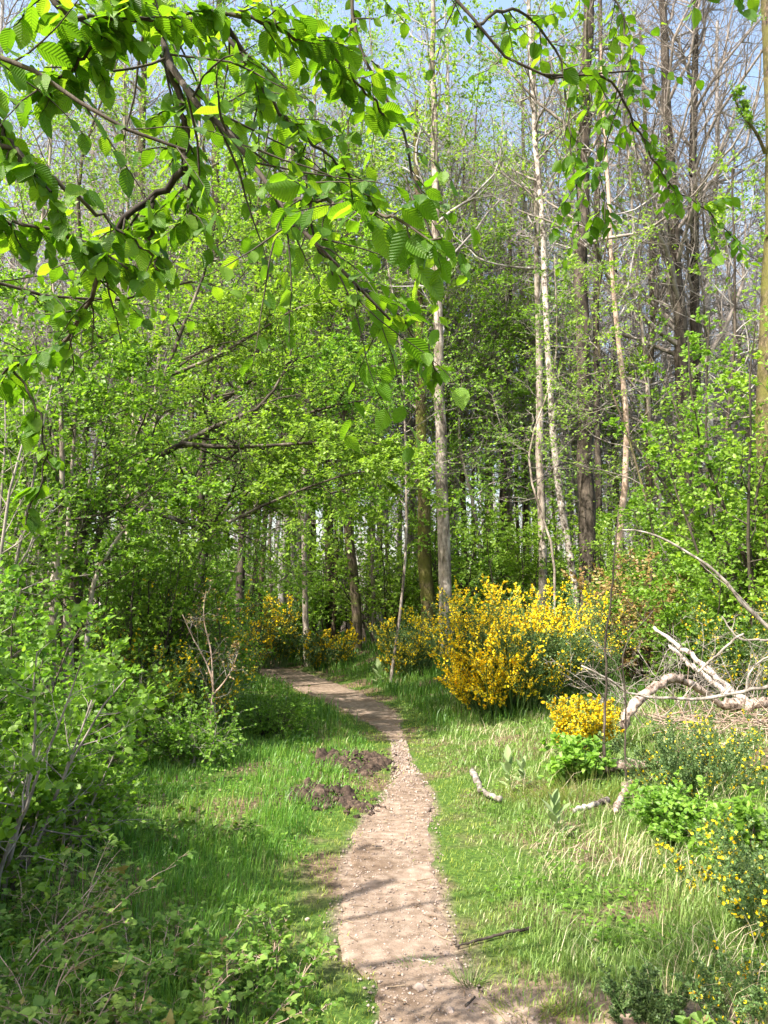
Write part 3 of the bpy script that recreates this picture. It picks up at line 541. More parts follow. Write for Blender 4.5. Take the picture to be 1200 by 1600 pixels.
k = rg.random(n) < S(fbm(x, y, 3.5, 362), .3, .5); x, y, zz = x[k], y[k], zz[k]; n = len(x)
mb = MB(); leaves(mb, np.stack([x, y, H(x, y)+zz], -1), rg.normal(0, 1, (n, 3)), rg.normal(0, .5, (n, 3))+LIGHTWARD, .13+.1*rg.random(n), LEAF6, rg.random(n))
tag(mb.build('distant_undergrowth', MT['fresh']), 'green mass of undergrowth below the distant bare trees', 'undergrowth', kind='stuff')

# ================================================================== shrubs behind the broom and along the bank
BS = [('dense green shrub behind the path bend', 420, 25, 3.6, 2.2), ('green shrub between the crooked trunk and the mossy trunk', 605, 25, 4.2, 2.2), ('tall green shrub filling the gap behind the pale trunk', 735, 24, 4.6, 2.4),
      ('leafy shrub behind the crown of the big broom', 815, 22, 4.2, 2.2), ('dark green shrub at the foot of the thick dark trunk', 900, 24, 4.0, 2.2), ('bright leafy shrub behind the standing dead stem', 995, 17, 3.0, 1.7),
      ('shrub below the broad trunk cluster', 1060, 21, 4.0, 2.4), ('low shrub with rusty young leaves above the slanting white logs', 1010, 14, 1.9, 1.1), ('round green shrub behind the yellow tufts at the bend', 520, 28, 4.4, 2.4),
      ('low shrub just beyond the far end of the path', 350, 27, 3.4, 2.3), ('green shrub under the young trees left of the bend', 300, 21, 3.6, 2.2), ('wide shrub in the far gap right of the pinkish trunk', 1150, 26, 4.6, 2.8), ('leafy shrub between the mossy trunk and the broom', 690, 28, 4.8, 2.5)]
for k, (lab, px, y, h, r) in enumerate(BS):
    mt = 'rust' if 'rusty' in lab else ('fresh', 'yellowgreen')[k % 2]
    shrub('woodland_shrub', lab, 'shrub', G(px, y), h, r, 14, 400+k, .095 if y > 19 else .06, 11, 7, 9, mt, upn=.5, group='shrubs behind the broom')
# the bright bush on the right and its neighbours
for k, (lab, px, y, h, r, lf, m) in enumerate([('big bright green bush with large leaves beyond the fallen wood', 1180, 12.5, 5.2, 1.6, .08, 'yellowgreen'), ('tall leafy bush at the edge behind the lichen covered trunk', 1260, 13.5, 6.5, 1.6, .075, 'fresh'),
        ('lower bright bush sheltering the slanting white logs', 1100, 12.2, 2.4, 1.3, .06, 'fresh'), ('bright bush rising under the arched branch', 1140, 14.5, 4.2, 1.6, .07, 'fresh')]):
    shrub('leafy_bush', lab, 'bush', G(px, y), h, r, 16, 430+k, lf, 13, 8, 10, m, upn=.45)

# ================================================================== the thicket beside the path
hz = G(92, 8.8); rg = rng_(440); ho = thing('hazel', hz, 'multi stemmed hazel with pale upright stems in the thicket', 'tree')
st = [[(78, 1070), (84, 960), (94, 840), (97, 700), (90, 560), (80, 400)], [(98, 1080), (103, 960), (106, 830), (118, 660), (130, 480)], [(112, 1085), (112, 980), (122, 860), (150, 700), (176, 560)], [(120, 1130), (128, 1050), (136, 1000), (150, 900), (200, 820), (260, 760)], [(88, 1080), (70, 930), (48, 780), (20, 640)], [(104, 1080), (100, 900), (92, 760), (70, 600), (40, 480)]]
mb = MB(); QL = []; QR = []
for i, s in enumerate(st):
    q = smooth_line([P(a, b, 8.8+.25*((i*7) % 3-1)) for a, b in s], 14); q[0] = [q[0][0], q[0][1], H(q[0][0], q[0][1])-.05]; rd = np.linspace([.052, .036, .03, .042, .03, .026][i], .008, 14); tubes(mb, q, rd, 8, rough=.1, rng=rg); QL.append(q); QR.append(rd)
mb.build('trunk', MT['palebark'], ho); QL = np.array(QL); QR = np.array(QR)
def dress(o, rg, QL, QR, n1, n2, n3, len1, nl, leaf, m, twig='darktwig', t0=.15, ang=1., flat_=.5, tpl=LEAF6, keep=1., upn=.6):
    b = MB(); p1, r1 = children(rg, QL, QR, n1, t0, 1, ang, len1, .5, 6, .13, .02, .8, flat_, .35, .004); tubes(b, p1, r1, 5)
    p2, r2 = children(rg, p1, r1, n2, .12, 1, .8, .5, .6, 4, .15, .0, .8, flat_, .4, .0022); tubes(b, p2, r2, 4)
    p3, r3 = children(rg, p2, r2, n3, .15, 1, .75, .55, .6, 3, .18, .0, .8, flat_, .4, .0014); tubes(b, p3, r3, 3); b.build('branches', MT[twig], o)
    b = MB(); leafset(rg, b, p3, r3, nl, leaf, tpl, .1, .1, .9, upn, keep=keep); leafset(rg, b, p2, r2, max(2, nl//2), leaf, tpl, .3, .1, .9, upn, keep=keep); b.build('crown', MT[m], o)
dress(ho, rg, QL, QR, 14, 8, 5, .25, 7, .05, 'fresh', t0=.33)
# the tree whose long limb arches over towards the path
ab = G(112, 10.2); rg = rng_(450); ao = thing('arching_tree', ab, 'spreading tree behind the hazel with a long crooked limb reaching toward the path', 'tree')
LM = [([(112, 1060), (118, 930), (130, 830), (152, 785), (215, 730), (262, 705), (290, 690), (345, 662), (400, 640), (440, 590), (458, 540)], .085, .012, 10.2), ([(285, 693), (340, 698), (420, 696), (485, 692), (560, 690), (640, 700)], .034, .006, 10.1),
      ([(118, 930), (150, 850), (205, 700), (236, 640), (256, 590), (290, 500), (318, 430), (340, 330)], .06, .012, 10.8), ([(236, 640), (215, 560), (160, 530), (110, 480)], .03, .007, 10.7), ([(256, 590), (330, 560), (400, 520), (470, 480), (540, 470)], .03, .007, 10.6),
      ([(130, 830), (90, 760), (60, 720), (10, 690), (-60, 670)], .035, .008, 10.2), ([(152, 785), (240, 800), (330, 825), (400, 795), (480, 762), (560, 738), (620, 735)], .034, .006, 9.6)]
mb = MB(); QL = []; QR = []
for i, (s, a, b, y) in enumerate(LM):
    q = smooth_line([P(u, v, y) for u, v in s], 18); rd = np.linspace(a, b, 18)
    if i == 0: q[0] = [q[0][0], q[0][1], H(q[0][0], q[0][1])-.05]
    tubes(mb, q, rd, 8, rough=.15, rng=rg); QL.append(q); QR.append(rd)
mb.build('trunk', MT['limbbark'], ao)
dress(ao, rg, np.array(QL), np.array(QR), 24, 10, 6, .26, 6, .05, 'yellowgreen', t0=.2, keep=.85, ang=1.0, flat_=.65, upn=.7)
# a second spreading tree farther along
for nm, lab, px, y, L0, seed, m in [('spreading_tree', 'spreading tree with a dark trunk standing over the scattered yellow flowers', 308, 13, [[(308, 1010), (310, 930), (320, 850), (312, 760), (330, 640), (350, 520), (340, 380)], [(318, 840), (370, 780), (440, 740), (520, 716), (580, 710)], [(315, 800), (260, 740), (200, 690), (150, 640)], [(330, 640), (400, 590), (470, 560), (560, 550)], [(314, 760), (400, 680), (500, 640), (600, 620)]], 460, 'hazel'),
                                    ('spreading_tree', 'spreading tree beyond the first one with branches over the path bend', 372, 16.5, [[(372, 1000), (376, 900), (380, 780), (392, 640), (410, 480), (420, 330)], [(378, 830), (440, 790), (520, 770), (590, 760)], [(380, 780), (330, 700), (290, 600)], [(392, 640), (470, 600), (560, 570), (640, 560)], [(400, 560), (460, 480), (540, 420), (600, 400)]], 470, 'fresh')]:
    g = G(px, y); rg = rng_(seed); o = thing(nm, g, lab, 'tree'); mb = MB(); QL = []; QR = []
    for i, s in enumerate(L0):
        q = smooth_line([P(u, v, y+.3*math.sin(i*2.1+j*.5)*(i > 0)) for j, (u, v) in enumerate(s)], 16); rd = np.linspace(.10 if i == 0 else .045, .012, 16)
        if i == 0: q[0] = [q[0][0], q[0][1], H(q[0][0], q[0][1])-.05]
        tubes(mb, q, rd, 8, rough=.12, rng=rg); QL.append(q); QR.append(rd)
    mb.build('trunk', MT['bark'], o); dress(o, rg, np.array(QL), np.array(QR), 20, 9, 6, .27, 6, .06, m, t0=.2, keep=.7, flat_=.6, upn=.7)

SH = [('added leafy shrub out of view, there to shade the verge', np.array([-2.6, 3.2, float(H(-2.6, 3.2))]), 1.6, .8, 18, .055, 11, 7, 12, 'hazel'), ('leafy shrub at the near edge of the thicket, its leaves the largest there', G(-15, 4.5), 1.25, .62, 18, .05, 9, 6, 9, 'fresh'), ('leafy shrub behind the nearest one and taller', G(-30, 5.8), 1.45, .7, 16, .05, 11, 7, 9, 'hazel'),  # first shrub is unseen, added only to throw shade across the verge
      ('low leafy shrub leaning onto the grass beside the nearest shrub', G(95, 5.3), .75, .5, 16, .042, 9, 6, 9, 'fresh'), ('leafy shrub around the feet of the hazel stems', G(130, 7.4), .95, .75, 16, .045, 9, 6, 9, 'hazel'),
      ('tall shrub at the outer side of the hazel', G(-40, 7.8), 3.4, 1.2, 16, .05, 12, 8, 9, 'fresh'), ('bushy shrub under the long arching limb', G(195, 9.9), 2.5, 1.1, 18, .05, 11, 7, 9, 'fresh'),
      ('shrub between the hazel and the dark trunked spreading tree', G(265, 11.6), 2.9, 1.2, 16, .05, 10, 7, 9, 'hazel'), ('shrub filling the shade behind the hazel', G(100, 12.5), 4.2, 1.8, 18, .055, 12, 8, 9, 'hazel'),
      ('far thicket shrub close to the bend in the path', G(300, 15.5), 2.3, 1.1, 16, .055, 10, 7, 9, 'fresh'), ('thicket shrub standing below the spreading branches', G(330, 18), 3.4, 1.6, 16, .06, 10, 7, 9, 'hazel'), ('outermost tall shrub of the thicket', G(-60, 10.5), 4.4, 1.8, 18, .055, 12, 8, 9, 'fresh'),
      ('leafy shrub just behind the forked sapling', G(290, 10.4), 1.75, .95, 18, .045, 10, 7, 9, 'fresh'), ('leafy shrub between the forked sapling and the path', G(325, 11.6), 1.1, .7, 18, .045, 9, 6, 9, 'fresh'), ('rounded leafy shrub at the thicket front below the dark trunked tree', G(240, 10.0), 1.9, .9, 18, .045, 10, 7, 9, 'yellowgreen'), ('small leafy shrub in front of the hazel, beside the sapling', G(225, 8.9), .8, .7, 18, .045, 9, 6, 9, 'yellowgreen'), ('low weedy shrub in the shadow beside the turned soil', G(430, 10.2), .40, .7, 26, .035, 6, 5, 9, 'hazel'), ('low weedy shrub in the shadow nearer to the thicket', G(300, 8.2), .4, .7, 24, .038, 6, 5, 9, 'hazel')]
for k, (lab, g, h, r, ns, lf, a, b, nl, m) in enumerate(SH): shrub('leafy_shrub', lab, 'shrub', g, h, r, ns, 480+k, lf, a, b, nl, m, keep=.7, upn=.45, bark='twig' if k % 2 else 'darktwig', group='shrubs of the thicket')
# slim young birch-like sapling with a fork
g = G(331, 8.6); rg = rng_(500); o = thing('sapling', g, 'slim forked sapling with a pale stem standing before the scattered yellow flowers', 'sapling')
mb = MB(); q1 = smooth_line([g-[0, 0, .03], P(330, 1110, 8.6), P(333, 1070, 8.6), P(320, 1030, 8.6), P(303, 1000, 8.6), P(285, 960, 8.6)], 12); q2 = smooth_line([P(333, 1085, 8.6), P(347, 1070, 8.6), P(360, 1050, 8.6), P(375, 1010, 8.6)], 12); q3 = smooth_line([P(333, 1070, 8.6), P(330, 1020, 8.6), P(318, 960, 8.6), P(322, 920, 8.6)], 12)
Q = np.array([q1, q2, q3]); QRr = np.array([np.linspace(.017, .004, 12), np.linspace(.011, .003, 12), np.linspace(.011, .003, 12)]); tubes(mb, Q, QRr, 7); mb.build('trunk', MT['pinkbark'], o)
dress(o, rg, Q, QRr, 7, 4, 3, .28, 2, .028, 'rust', 'twig', t0=.3, keep=.5)

# ================================================================== broom
broom('large broom bush thick with yellow flowers beside the path', G(803, 11.9), 1.8, 1.18, 150, 520, 1.15, .03, side=(-1.15, -.35, .25), n1=8, n2=6, group='broom bushes')
broom('small rounded broom bush covered in bright yellow by the standing dead stems', G(916, 8.5), .6, .33, 80, 521, 1.6, .024, n1=7, n2=5, group='broom bushes')
broom('broom with thin yellow flowers between the pale trunk and the path bank', G(640, 17.5), 1.3, .85, 60, 522, .32, .036, group='broom bushes')
broom('broom with drooping yellow flowers where the path disappears', G(425, 23.5), 2.0, 1.1, 60, 523, .6, .05, group='broom bushes')
broom('low yellow broom on the bank below the crooked trunk', G(510, 22.0), 1.1, .95, 50, 524, .6, .046, m='orangeflower', group='broom bushes')
broom('straggly broom with orange yellow flowers at the thicket edge of the path', G(335, 13.5), 1.6, .8, 50, 525, .4, .036, m='orangeflower', group='broom bushes')
broom('straggly broom in the thicket under the spreading tree, few flowers', G(262, 11.6), 2.0, 1.1, 70, 526, .25, .033, m='orangeflower', group='broom bushes')
broom('green broom beside the forked sapling with scattered orange flowers', G(285, 9.6), 1.35, .9, 70, 527, .3, .028, m='orangeflower', group='broom bushes')
broom('wide green broom with scattered yellow flowers in front of the arched log', G(1085, 6.9), 0.64, .75, 60, 528, .12, .022, group='broom bushes')
broom('green broom with a few large yellow flowers at the near edge', G(1215, 4.05), .56, .40, 24, 529, .10, .02, group='broom bushes')
broom('broom sprig with bright yellow flowers in the pale grass', G(1090, 4.7), .32, .2, 9, 530, .45, .02, n1=4, n2=2, group='broom bushes')
broom('low dark broom seedling on the bare soil near the path', G(1005, 3.28), .2, .2, 26, 531, 0, .014, group='broom bushes')
broom('dark green broom seedling in the near corner', G(1185, 3.15), .3, .3, 26, 532, .05, .015, group='broom bushes')
broom('broom behind the lichen covered trunk with a few flowers', G(1165, 11.3), 1.5, .8, 50, 533, .2, .03, group='broom bushes')
broom('greenish broom clump joined to the shaded side of the large bush', G(905, 12.8), 1.55, .9, 70, 534, .22, .03, group='broom bushes')

# ================================================================== fallen wood and dead stems
def wood(name, label, cat, line, r0, r1, m, seed, n=24, k=10, tw=None, twm=None, sag=None):
    rg = rng_(seed); L = smooth_line(line, n); L[1:-1] += rg.normal(0, max(r0, r1)*.2, (n-2, 3)); rd = np.linspace(r0, r1, n)*(1+.3*(rg.random(n)-.5))
    if tw is None:
        mb = MB(); tubes(mb, L, rd, k, True, .16, rg); return tag(mb.build(name, MT[m]), label, cat)
    mb = MB(); tubes(mb, L, rd, k, True, .12, rg)
    n1, n2, ln, t0, ang = tw; b = mb; p, r = children(rg, L[None], rd[None], n1, t0, .98, ang, ln, .5, 7, .16, .02, .75, 0, .4, .0025); tubes(b, p, r, 4)
    if n2: p2, r2 = children(rg, p, r, n2, .2, 1, .7, .45, .6, 5, .18, .0, .7, 0, .4, .0016); tubes(b, p2, r2, 3)
    return tag(mb.build(name, MT[m]), label, cat)
def PL(y, *ps): return [P(p[0], p[1], p[2] if len(p) > 2 else y) for p in ps]
wood('fallen_log', 'pale log bent into an arch resting on the ground', 'log', PL(8.45, (968, 1140), (984, 1112), (1004, 1088, 8.6), (1030, 1068, 8.7), (1043, 1060, 8.75), (1050, 1060, 8.8), (1070, 1066, 8.9), (1100, 1080, 9.05), (1132, 1106, 9.2)), 0.056, .036, 'deadwood', 540, n=40)
wood('fallen_log', 'upper of two slanting white birch logs', 'log', PL(9.6, (1022, 980, 10.6), (1060, 1008, 10.3), (1095, 1035, 10.0), (1130, 1068, 9.7), (1170, 1100, 9.4)), .022, .048, 'birch', 541)
wood('fallen_log', 'lower of two slanting white birch logs', 'log', PL(9.6, (1046, 1008, 10.2), (1075, 1036, 9.9), (1100, 1056, 9.7), (1140, 1085, 9.4)), .022, .038, 'birch', 542)
wood('fallen_log', 'short broken log lying at the heap of twigs', 'log', PL(9.2, (1130, 1098), (1165, 1102), (1210, 1094), (1240, 1098)), .07, .055, 'deadwood', 543)
wood('dead_branch', 'long bleached branch arching down over the bright bush', 'branch', PL(8.8, (972, 828), (1008, 830), (1042, 845), (1072, 862), (1110, 888), (1142, 920), (1165, 948), (1195, 975), (1240, 1020), (1290, 1100)), .009, .03, 'greywood', 544, tw=(7, 3, .16, .1, .7))
wood('dead_branch', 'grey branch lying level across the arched log', 'branch', PL(8.1, (908, 1040), (948, 1060), (985, 1083), (1030, 1090), (1090, 1093), (1150, 1083), (1200, 1072), (1270, 1060)), .009, .022, 'greywood', 545, tw=(9, 3, .16, .1, .8))
wood('dead_branch', 'forked grey branch above the slanting logs', 'branch', PL(8.6, (1240, 1000), (1195, 1000), (1152, 996), (1138, 978), (1128, 963)), .018, .006, 'greywood', 546, tw=(6, 4, .35, .15, .9))
wood('dead_branch', 'thin grey branch rising beside the level one', 'branch', PL(8.2, (1090, 1050), (1128, 1017), (1150, 997), (1162, 990)), .012, .012, 'greywood', 547, tw=(4, 3, .5, .1, .8))
wood('dead_branch', 'fan of thin dead twigs sweeping up beyond the level branch', 'branch', PL(8.4, (1165, 1085), (1172, 1050), (1185, 1035), (1215, 1020)), .013, .006, 'greywood', 548, tw=(8, 4, .6, .1, .6))
g = G(955, 7.3); wood('dead_sapling', 'taller of two dark standing dead stems in front of the yellow broom', 'sapling', [g, P(944, 1180, 7.3), P(945, 1130, 7.3), P(948, 1060, 7.3), P(946, 1000, 7.3), P(953, 950, 7.3), P(958, 900, 7.3), P(961, 850, 7.3), P(966, 800, 7.3)], .014, .005, 'bark', 549, tw=(12, 4, .14, .3, .9), twm='twig')
g = G(980, 6.9); wood('dead_sapling', 'shorter of two dark standing dead stems', 'sapling', [g, P(977, 1190, 6.9), P(978, 1100, 6.9), P(977, 1010, 6.9), P(988, 990, 6.9), P(1005, 972, 6.9), P(1020, 955, 6.9)], .010, .004, 'bark', 550, tw=(9, 3, .2, .3, .9), twm='twig')
def lay(pxs, r, dz=0):
    out = []
    for px, py in pxs:
        x, y = flat(px, py)
        for _ in range(4):
            z = float(H(x, y)); t = (z-EYE)/ray(px, py)[2]; x, y = ray(px, py)[0]*t, ray(px, py)[1]*t
        out.append(np.array([x, y, float(H(x, y))+r+dz]))
    return out
wood('stick', 'curved pale stick lying in the grass near the path', 'stick', lay([(738, 1212), (747, 1232), (758, 1248), (782, 1257)], .025, .02), .03, .022, 'greywood', 551)
wood('stick', 'thin dark stick lying from the path into the grass', 'stick', lay([(712, 1485), (745, 1476), (790, 1464), (830, 1456)], .007, .012), .005, .008, 'bark', 552)
wood('stick', 'straight white stick in front of the young foxglove', 'stick', lay([(898, 1286), (925, 1277), (950, 1268)], .02, .07), .016, .024, 'birch', 553)
wood('fallen_log', 'crumbling white log end at the foot of the dead stems', 'log', lay([(964, 1286), (968, 1270), (978, 1250), (984, 1236)], .03, .05), .02, .036, 'deadwood', 554)
wood('fallen_log', 'weathered white log piece behind the young foxgloves', 'log', lay([(922, 1208), (945, 1212), (975, 1214), (1010, 1214)], .045, .06), .075, .045, 'deadwood', 555)
wood('stick', 'broken twig pointing to the path near the bottom edge', 'stick', lay([(728, 1577), (742, 1563)], .006, .008), .005, .004, 'bark', 556, n=8)
wood('stick', 'half buried pale root crossing the path', 'stick', lay([(606, 1508), (640, 1502), (672, 1506), (690, 1512)], .002, .004), .009, .006, 'deadwood', 557)
# heap of brushwood
g = G(1175, 8.9); rg = rng_(558); o = thing('brushwood_heap', g, 'heap of brownish dead twigs below the short broken log', 'heap'); n = 260
p, r = grow_poly(rg, g+rg.normal(0, 1, (n, 3))*[.55, .4, .05]+[0, 0, .08], rg.normal(0, 1, (n, 3))*[1, 1, .35], .25+.5*rg.random(n), .003+.006*rg.random(n), 4, .12, .0, .6); p[:, :, 2] = np.maximum(p[:, :, 2], H(p[:, :, 0], p[:, :, 1])+.01)
mb = MB(); tubes(mb, p, r, 4); mb.build('twigs', MT['pinkbark'], o)
# tangle of fine dead twigs in front of the bright bush
g = G(1090, 9.6); o = thing('dead_shrub', g, 'tangled leafless shrub of fine grey twigs around the white logs', 'shrub'); n = 30; a = rg.random(n)*6.28
p, r = grow_poly(rg, g+rg.normal(0, 1, (n, 3))*[.7, .35, 0], np.stack([np.cos(a)*.8, np.sin(a)*.5, .8+.3*rg.random(n)], -1), .7+.6*rg.random(n), np.full(n, .008), 6, .17, -.02, .6)
mb = MB(); tubes(mb, p, r, 4); p1, r1 = children(rg, p, r, 6, .2, 1, .8, .45, .6, 4, .18, .0, rmin=.004); tubes(mb, p1, r1, 3); p1, r1 = children(rg, p1, r1, 4, .2, 1, .8, .45, .6, 3, .18, .0, rmin=.003); tubes(mb, p1, r1, 3); mb.build('twigs', MT['greywood'], o)

# mounds of turned soil
def mound(label, px, py, w, d, h, n, seed):
    x, y = flat(px, py); rg = rng_(seed); mb = MB(); z0 = float(H(x, y)); o = None
    gx_ = np.linspace(-1, 1, 70); U, Vv = np.meshgrid(gx_, gx_); X = x+U*w; Y = y+Vv*d; q = np.clip(1-U**2-Vv**2, 0, 1)
    w0 = .12*(fbm(X, Y, .25, seed+7)-.5); X = X+w0; q = np.clip(q+1.1*(fbm(X, Y, .3, seed+9)-.5)*(q > 0)*(1-S(q, .5, 1)), 0, 1); Z = H(X, Y)-.03+q**.6*h*(.1+1.5*fbm(X, Y, .2, seed)**1.5)+S(q, 0, .3)*(.11*np.abs(fbm(X, Y, .13, seed+1)-.5)*2-.02+.05*(vnoise(X, Y, .035, seed+2)-.5)); i = (np.arange(69)[:, None]*70+np.arange(69)[None]).ravel()
    mb.add(np.stack([X, Y, Z], -1), np.stack([i, i+1, i+71, i+70], -1));     c = mb
    for _ in range(n):
        a = rg.random()*6.28; q = rg.random()**.6*1.5; s = .006+.02*rg.random()**2; cx, cy_ = x+math.cos(a)*q*w, y+math.sin(a)*q*d
        rock(c, (cx, cy_, float(H(cx, cy_))+.35*h*max(0, 1-q*q)+s*.3), (s*1.3, s, s*.8), rg, 2, 1.0)
    return tag(mb.build('soil_mound', MT['clod'], smooth=False), label, 'mound')
mound('larger mound of dark turned soil touching the path', 552, 1196, .44, .64, .15, 190, 570)
mound('lower mound of dark turned soil with clods in the grass', 500, 1252, .38, .32, .13, 140, 571)
mound('flat spread of lighter turned soil between mound and path', 560, 1262, .16, .22, .035, 24, 572)

# ================================================================== plants near the path
def rosette(label, px, y, n, L, h, seed, m='greyleaf', w=.6):
    g = G(px, y); rg = rng_(seed); o = thing('foxglove', g, label, 'plant'); a = np.arange(n)*2.4+rg.random(n); el = np.linspace(.35, 1.35, n)
    d = np.stack([np.cos(a)*np.cos(el), np.sin(a)*np.cos(el), np.sin(el)], -1); mb = MB()
    leaves(mb, g+np.stack([np.zeros(n), np.zeros(n), np.linspace(.03, h+.06, n)], -1), d, np.array([0, 0, 1.])+.0*d-d*.3, L*(.7+.5*rg.random(n)), LEAFN, rg.random(n), w); mb.build('leaves', MT[m], o, smooth=True)
    mb = MB(); tubes(mb, np.array([g-[0, 0, .02], g+[.01, 0, h*.6], g+[0, .01, h+.03]]), np.array([.009, .008, .004]), 6); mb.build('stem', MT['greyleaf'], o)
rosette('young foxglove with pale felted leaves behind the curved stick', 795, 7.1, 12, .15, .2, 580)
rosette('smaller pale foxglove beside the one behind the curved stick', 818, 7.25, 10, .13, .16, 581)
rosette('young foxglove with broad leaves next to the white stick', 868, 5.75, 11, .14, .16, 582)
rosette('foxglove rosette in the shadow on the thicket side of the path', 448, 11.5, 10, .16, .2, 583)
rosette('pale foxglove on the grassy bank behind the path', 592, 17, 13, .24, .3, 584)
shrub('nettle_clump', 'clump of broad green leaves below the small yellow broom', 'plant', G(905, 7.4), .34, .3, 20, 585, .06, 5, 3, 6, 'hazel', upn=.75)
shrub('nettle_clump', 'low bright green weeds beside the broom at the near edge', 'plant', G(1150, 5.2), .3, .4, 24, 586, .04, 5, 4, 7, 'fresh', upn=.7)
shrub('nettle_clump', 'low green weeds right of the crumbling log end', 'plant', G(1060, 5.6), .26, .42, 24, 587, .035, 5, 4, 7, 'hazel', upn=.7)
shrub('seedling', 'small leafy seedling on the bare soil at the bottom edge', 'plant', G(1098, 3.0), .13, .12, 9, 588, .035, 4, 2, 5, 'bramble', upn=.8)
# isolated tufts of grass on the earth
def tuft(label, px, py, n, h, seed, m='palegrass', w=.035):
    x, y = flat(px, py); rg = rng_(seed); k = n; a = rg.random(k)*6.28; rr = w*np.sqrt(rg.random(k)); b = np.stack([x+np.cos(a)*rr*1.5, y+np.sin(a)*rr, np.zeros(k)], -1); b[:, 2] = H(b[:, 0], b[:, 1])-.005
    d = np.stack([np.cos(a)*.7, np.sin(a)*.7, .5+.9*rg.random(k)], -1); p, r = grow_poly(rg, b, d, h*(.6+.7*rg.random(k)), np.full(k, .0016), 4, .08, -.09, .8); mb = MB(); tubes(mb, p, r, 3); tag(mb.build('grass_tuft', MT[m]), label, 'grass tuft')
tuft('greenish grass tuft on the path edge by the grey angular stone', 735, 1540, 130, .10, 590)
tuft('tiny grass wisp in the middle of the path', 650, 1508, 60, .05, 591, 'grass', .05)
tuft('bright green grass tuft by the broom seedling', 1098, 1515, 160, .17, 592, 'grass', .05)
tuft('tall fresh grass tuft behind the white stick', 905, 1262, 260, .3, 593, 'mossgrass', .22)
tuft('rushy grass tuft next to the young foxglove', 840, 1262, 160, .24, 594, 'mossgrass', .16)
tuft('sparse grass tuft on bare soil right of the path end', 820, 1585, 90, .07, 595, 'mossgrass', .09)
tuft('second sparse grass tuft on the bare soil', 880, 1578, 60, .06, 596, 'mossgrass', .06)

# brambles in the near corner: arching stems with leaves of three
def bramble(label, px, y, h, spread, ns, seed, size=.032):
    g = G(px, y); rg = rng_(seed); o = thing('bramble', g, label, 'bramble', 'brambles by the near corner'); a = rg.random(ns)*6.28; p0 = g+np.stack([np.cos(a), np.sin(a), 0*a], -1)*spread*.5*np.sqrt(rg.random(ns))[:, None]; p0[:, 2] = H(p0[:, 0], p0[:, 1])-.02
    d = np.stack([np.cos(a)*.6, np.sin(a)*.6, np.ones(ns)], -1); p, r = grow_poly(rg, p0, d, (h+.5*spread)*(.5+.5*rg.random(ns)), np.full(ns, .0032), 9, .10, -.11, .6)
    mb = MB(); tubes(mb, p, r, 5); p1, r1 = children(rg, p, r, 5, .15, 1, 1.0, .3, .7, 4, .14, .06, rmin=.0012); tubes(mb, p1, r1, 4)
    lf = MB()
    for pp, rr, n in ((p, r, 9), (p1, r1, 4)):
        bi = np.repeat(np.arange(len(pp)), n); t = .1+.9*rg.random(len(bi)); x, dd, _ = sample(pp, rr, bi, t); k = len(x); s = nrm(rg.normal(0, 1, (k, 3))*[1, 1, .3]); f = nrm(dd*.4+s*.8+[0, 0, .15]); up = nrm(rg.normal(0, .35, (k, 3))+[0, 0, 1]); q = x+f*.028
        tubes(mb, np.stack([x, (x+q)/2, q], 1), np.full((k, 3), .0009), 3); sd = nrm(np.cross(f, up)); L = size*(.55+.7*rg.random(k)); rv = rg.random(k)
        leaves(lf, q, f, up, L*1.15, LEAFP, rv, 1.05)
        leaves(lf, q, nrm(sd+f*.25), up, L*.9, LEAFP, rv, 1.0); leaves(lf, q, nrm(-sd+f*.25), up, L*.9, LEAFP, rv, 1.0)
    mb.build('stem', MT['pinkbark'], o); lf.build('leaves', MT['bramble'], o, smooth=True)
for k, (lab, px, y, h, s, ns) in enumerate([('bramble in the bottom corner with arching brown stems', 20, 2.75, .28, .5, 30), ('bramble with pale young tips between corner and grass', 190, 2.9, .25, .45, 24), ('bramble spilling toward the path in the shadow', 350, 3.05, .16, .4, 20),
        ('bramble at the foot of the nearest leafy shrub', 30, 3.7, .3, .5, 20), ('bramble reaching into the lush grass', 240, 3.6, .18, .4, 14), ('low bramble in the grass beside the path shade', 440, 3.5, .2, .3, 9), ('bramble under the outer edge of the nearest shrub', -60, 3.3, .6, .6, 20), ('small bramble among the sunlit lush grass', 300, 5.6, .25, .35, 9)]):
    bramble(lab, px, y, h, s, ns, 600+k)

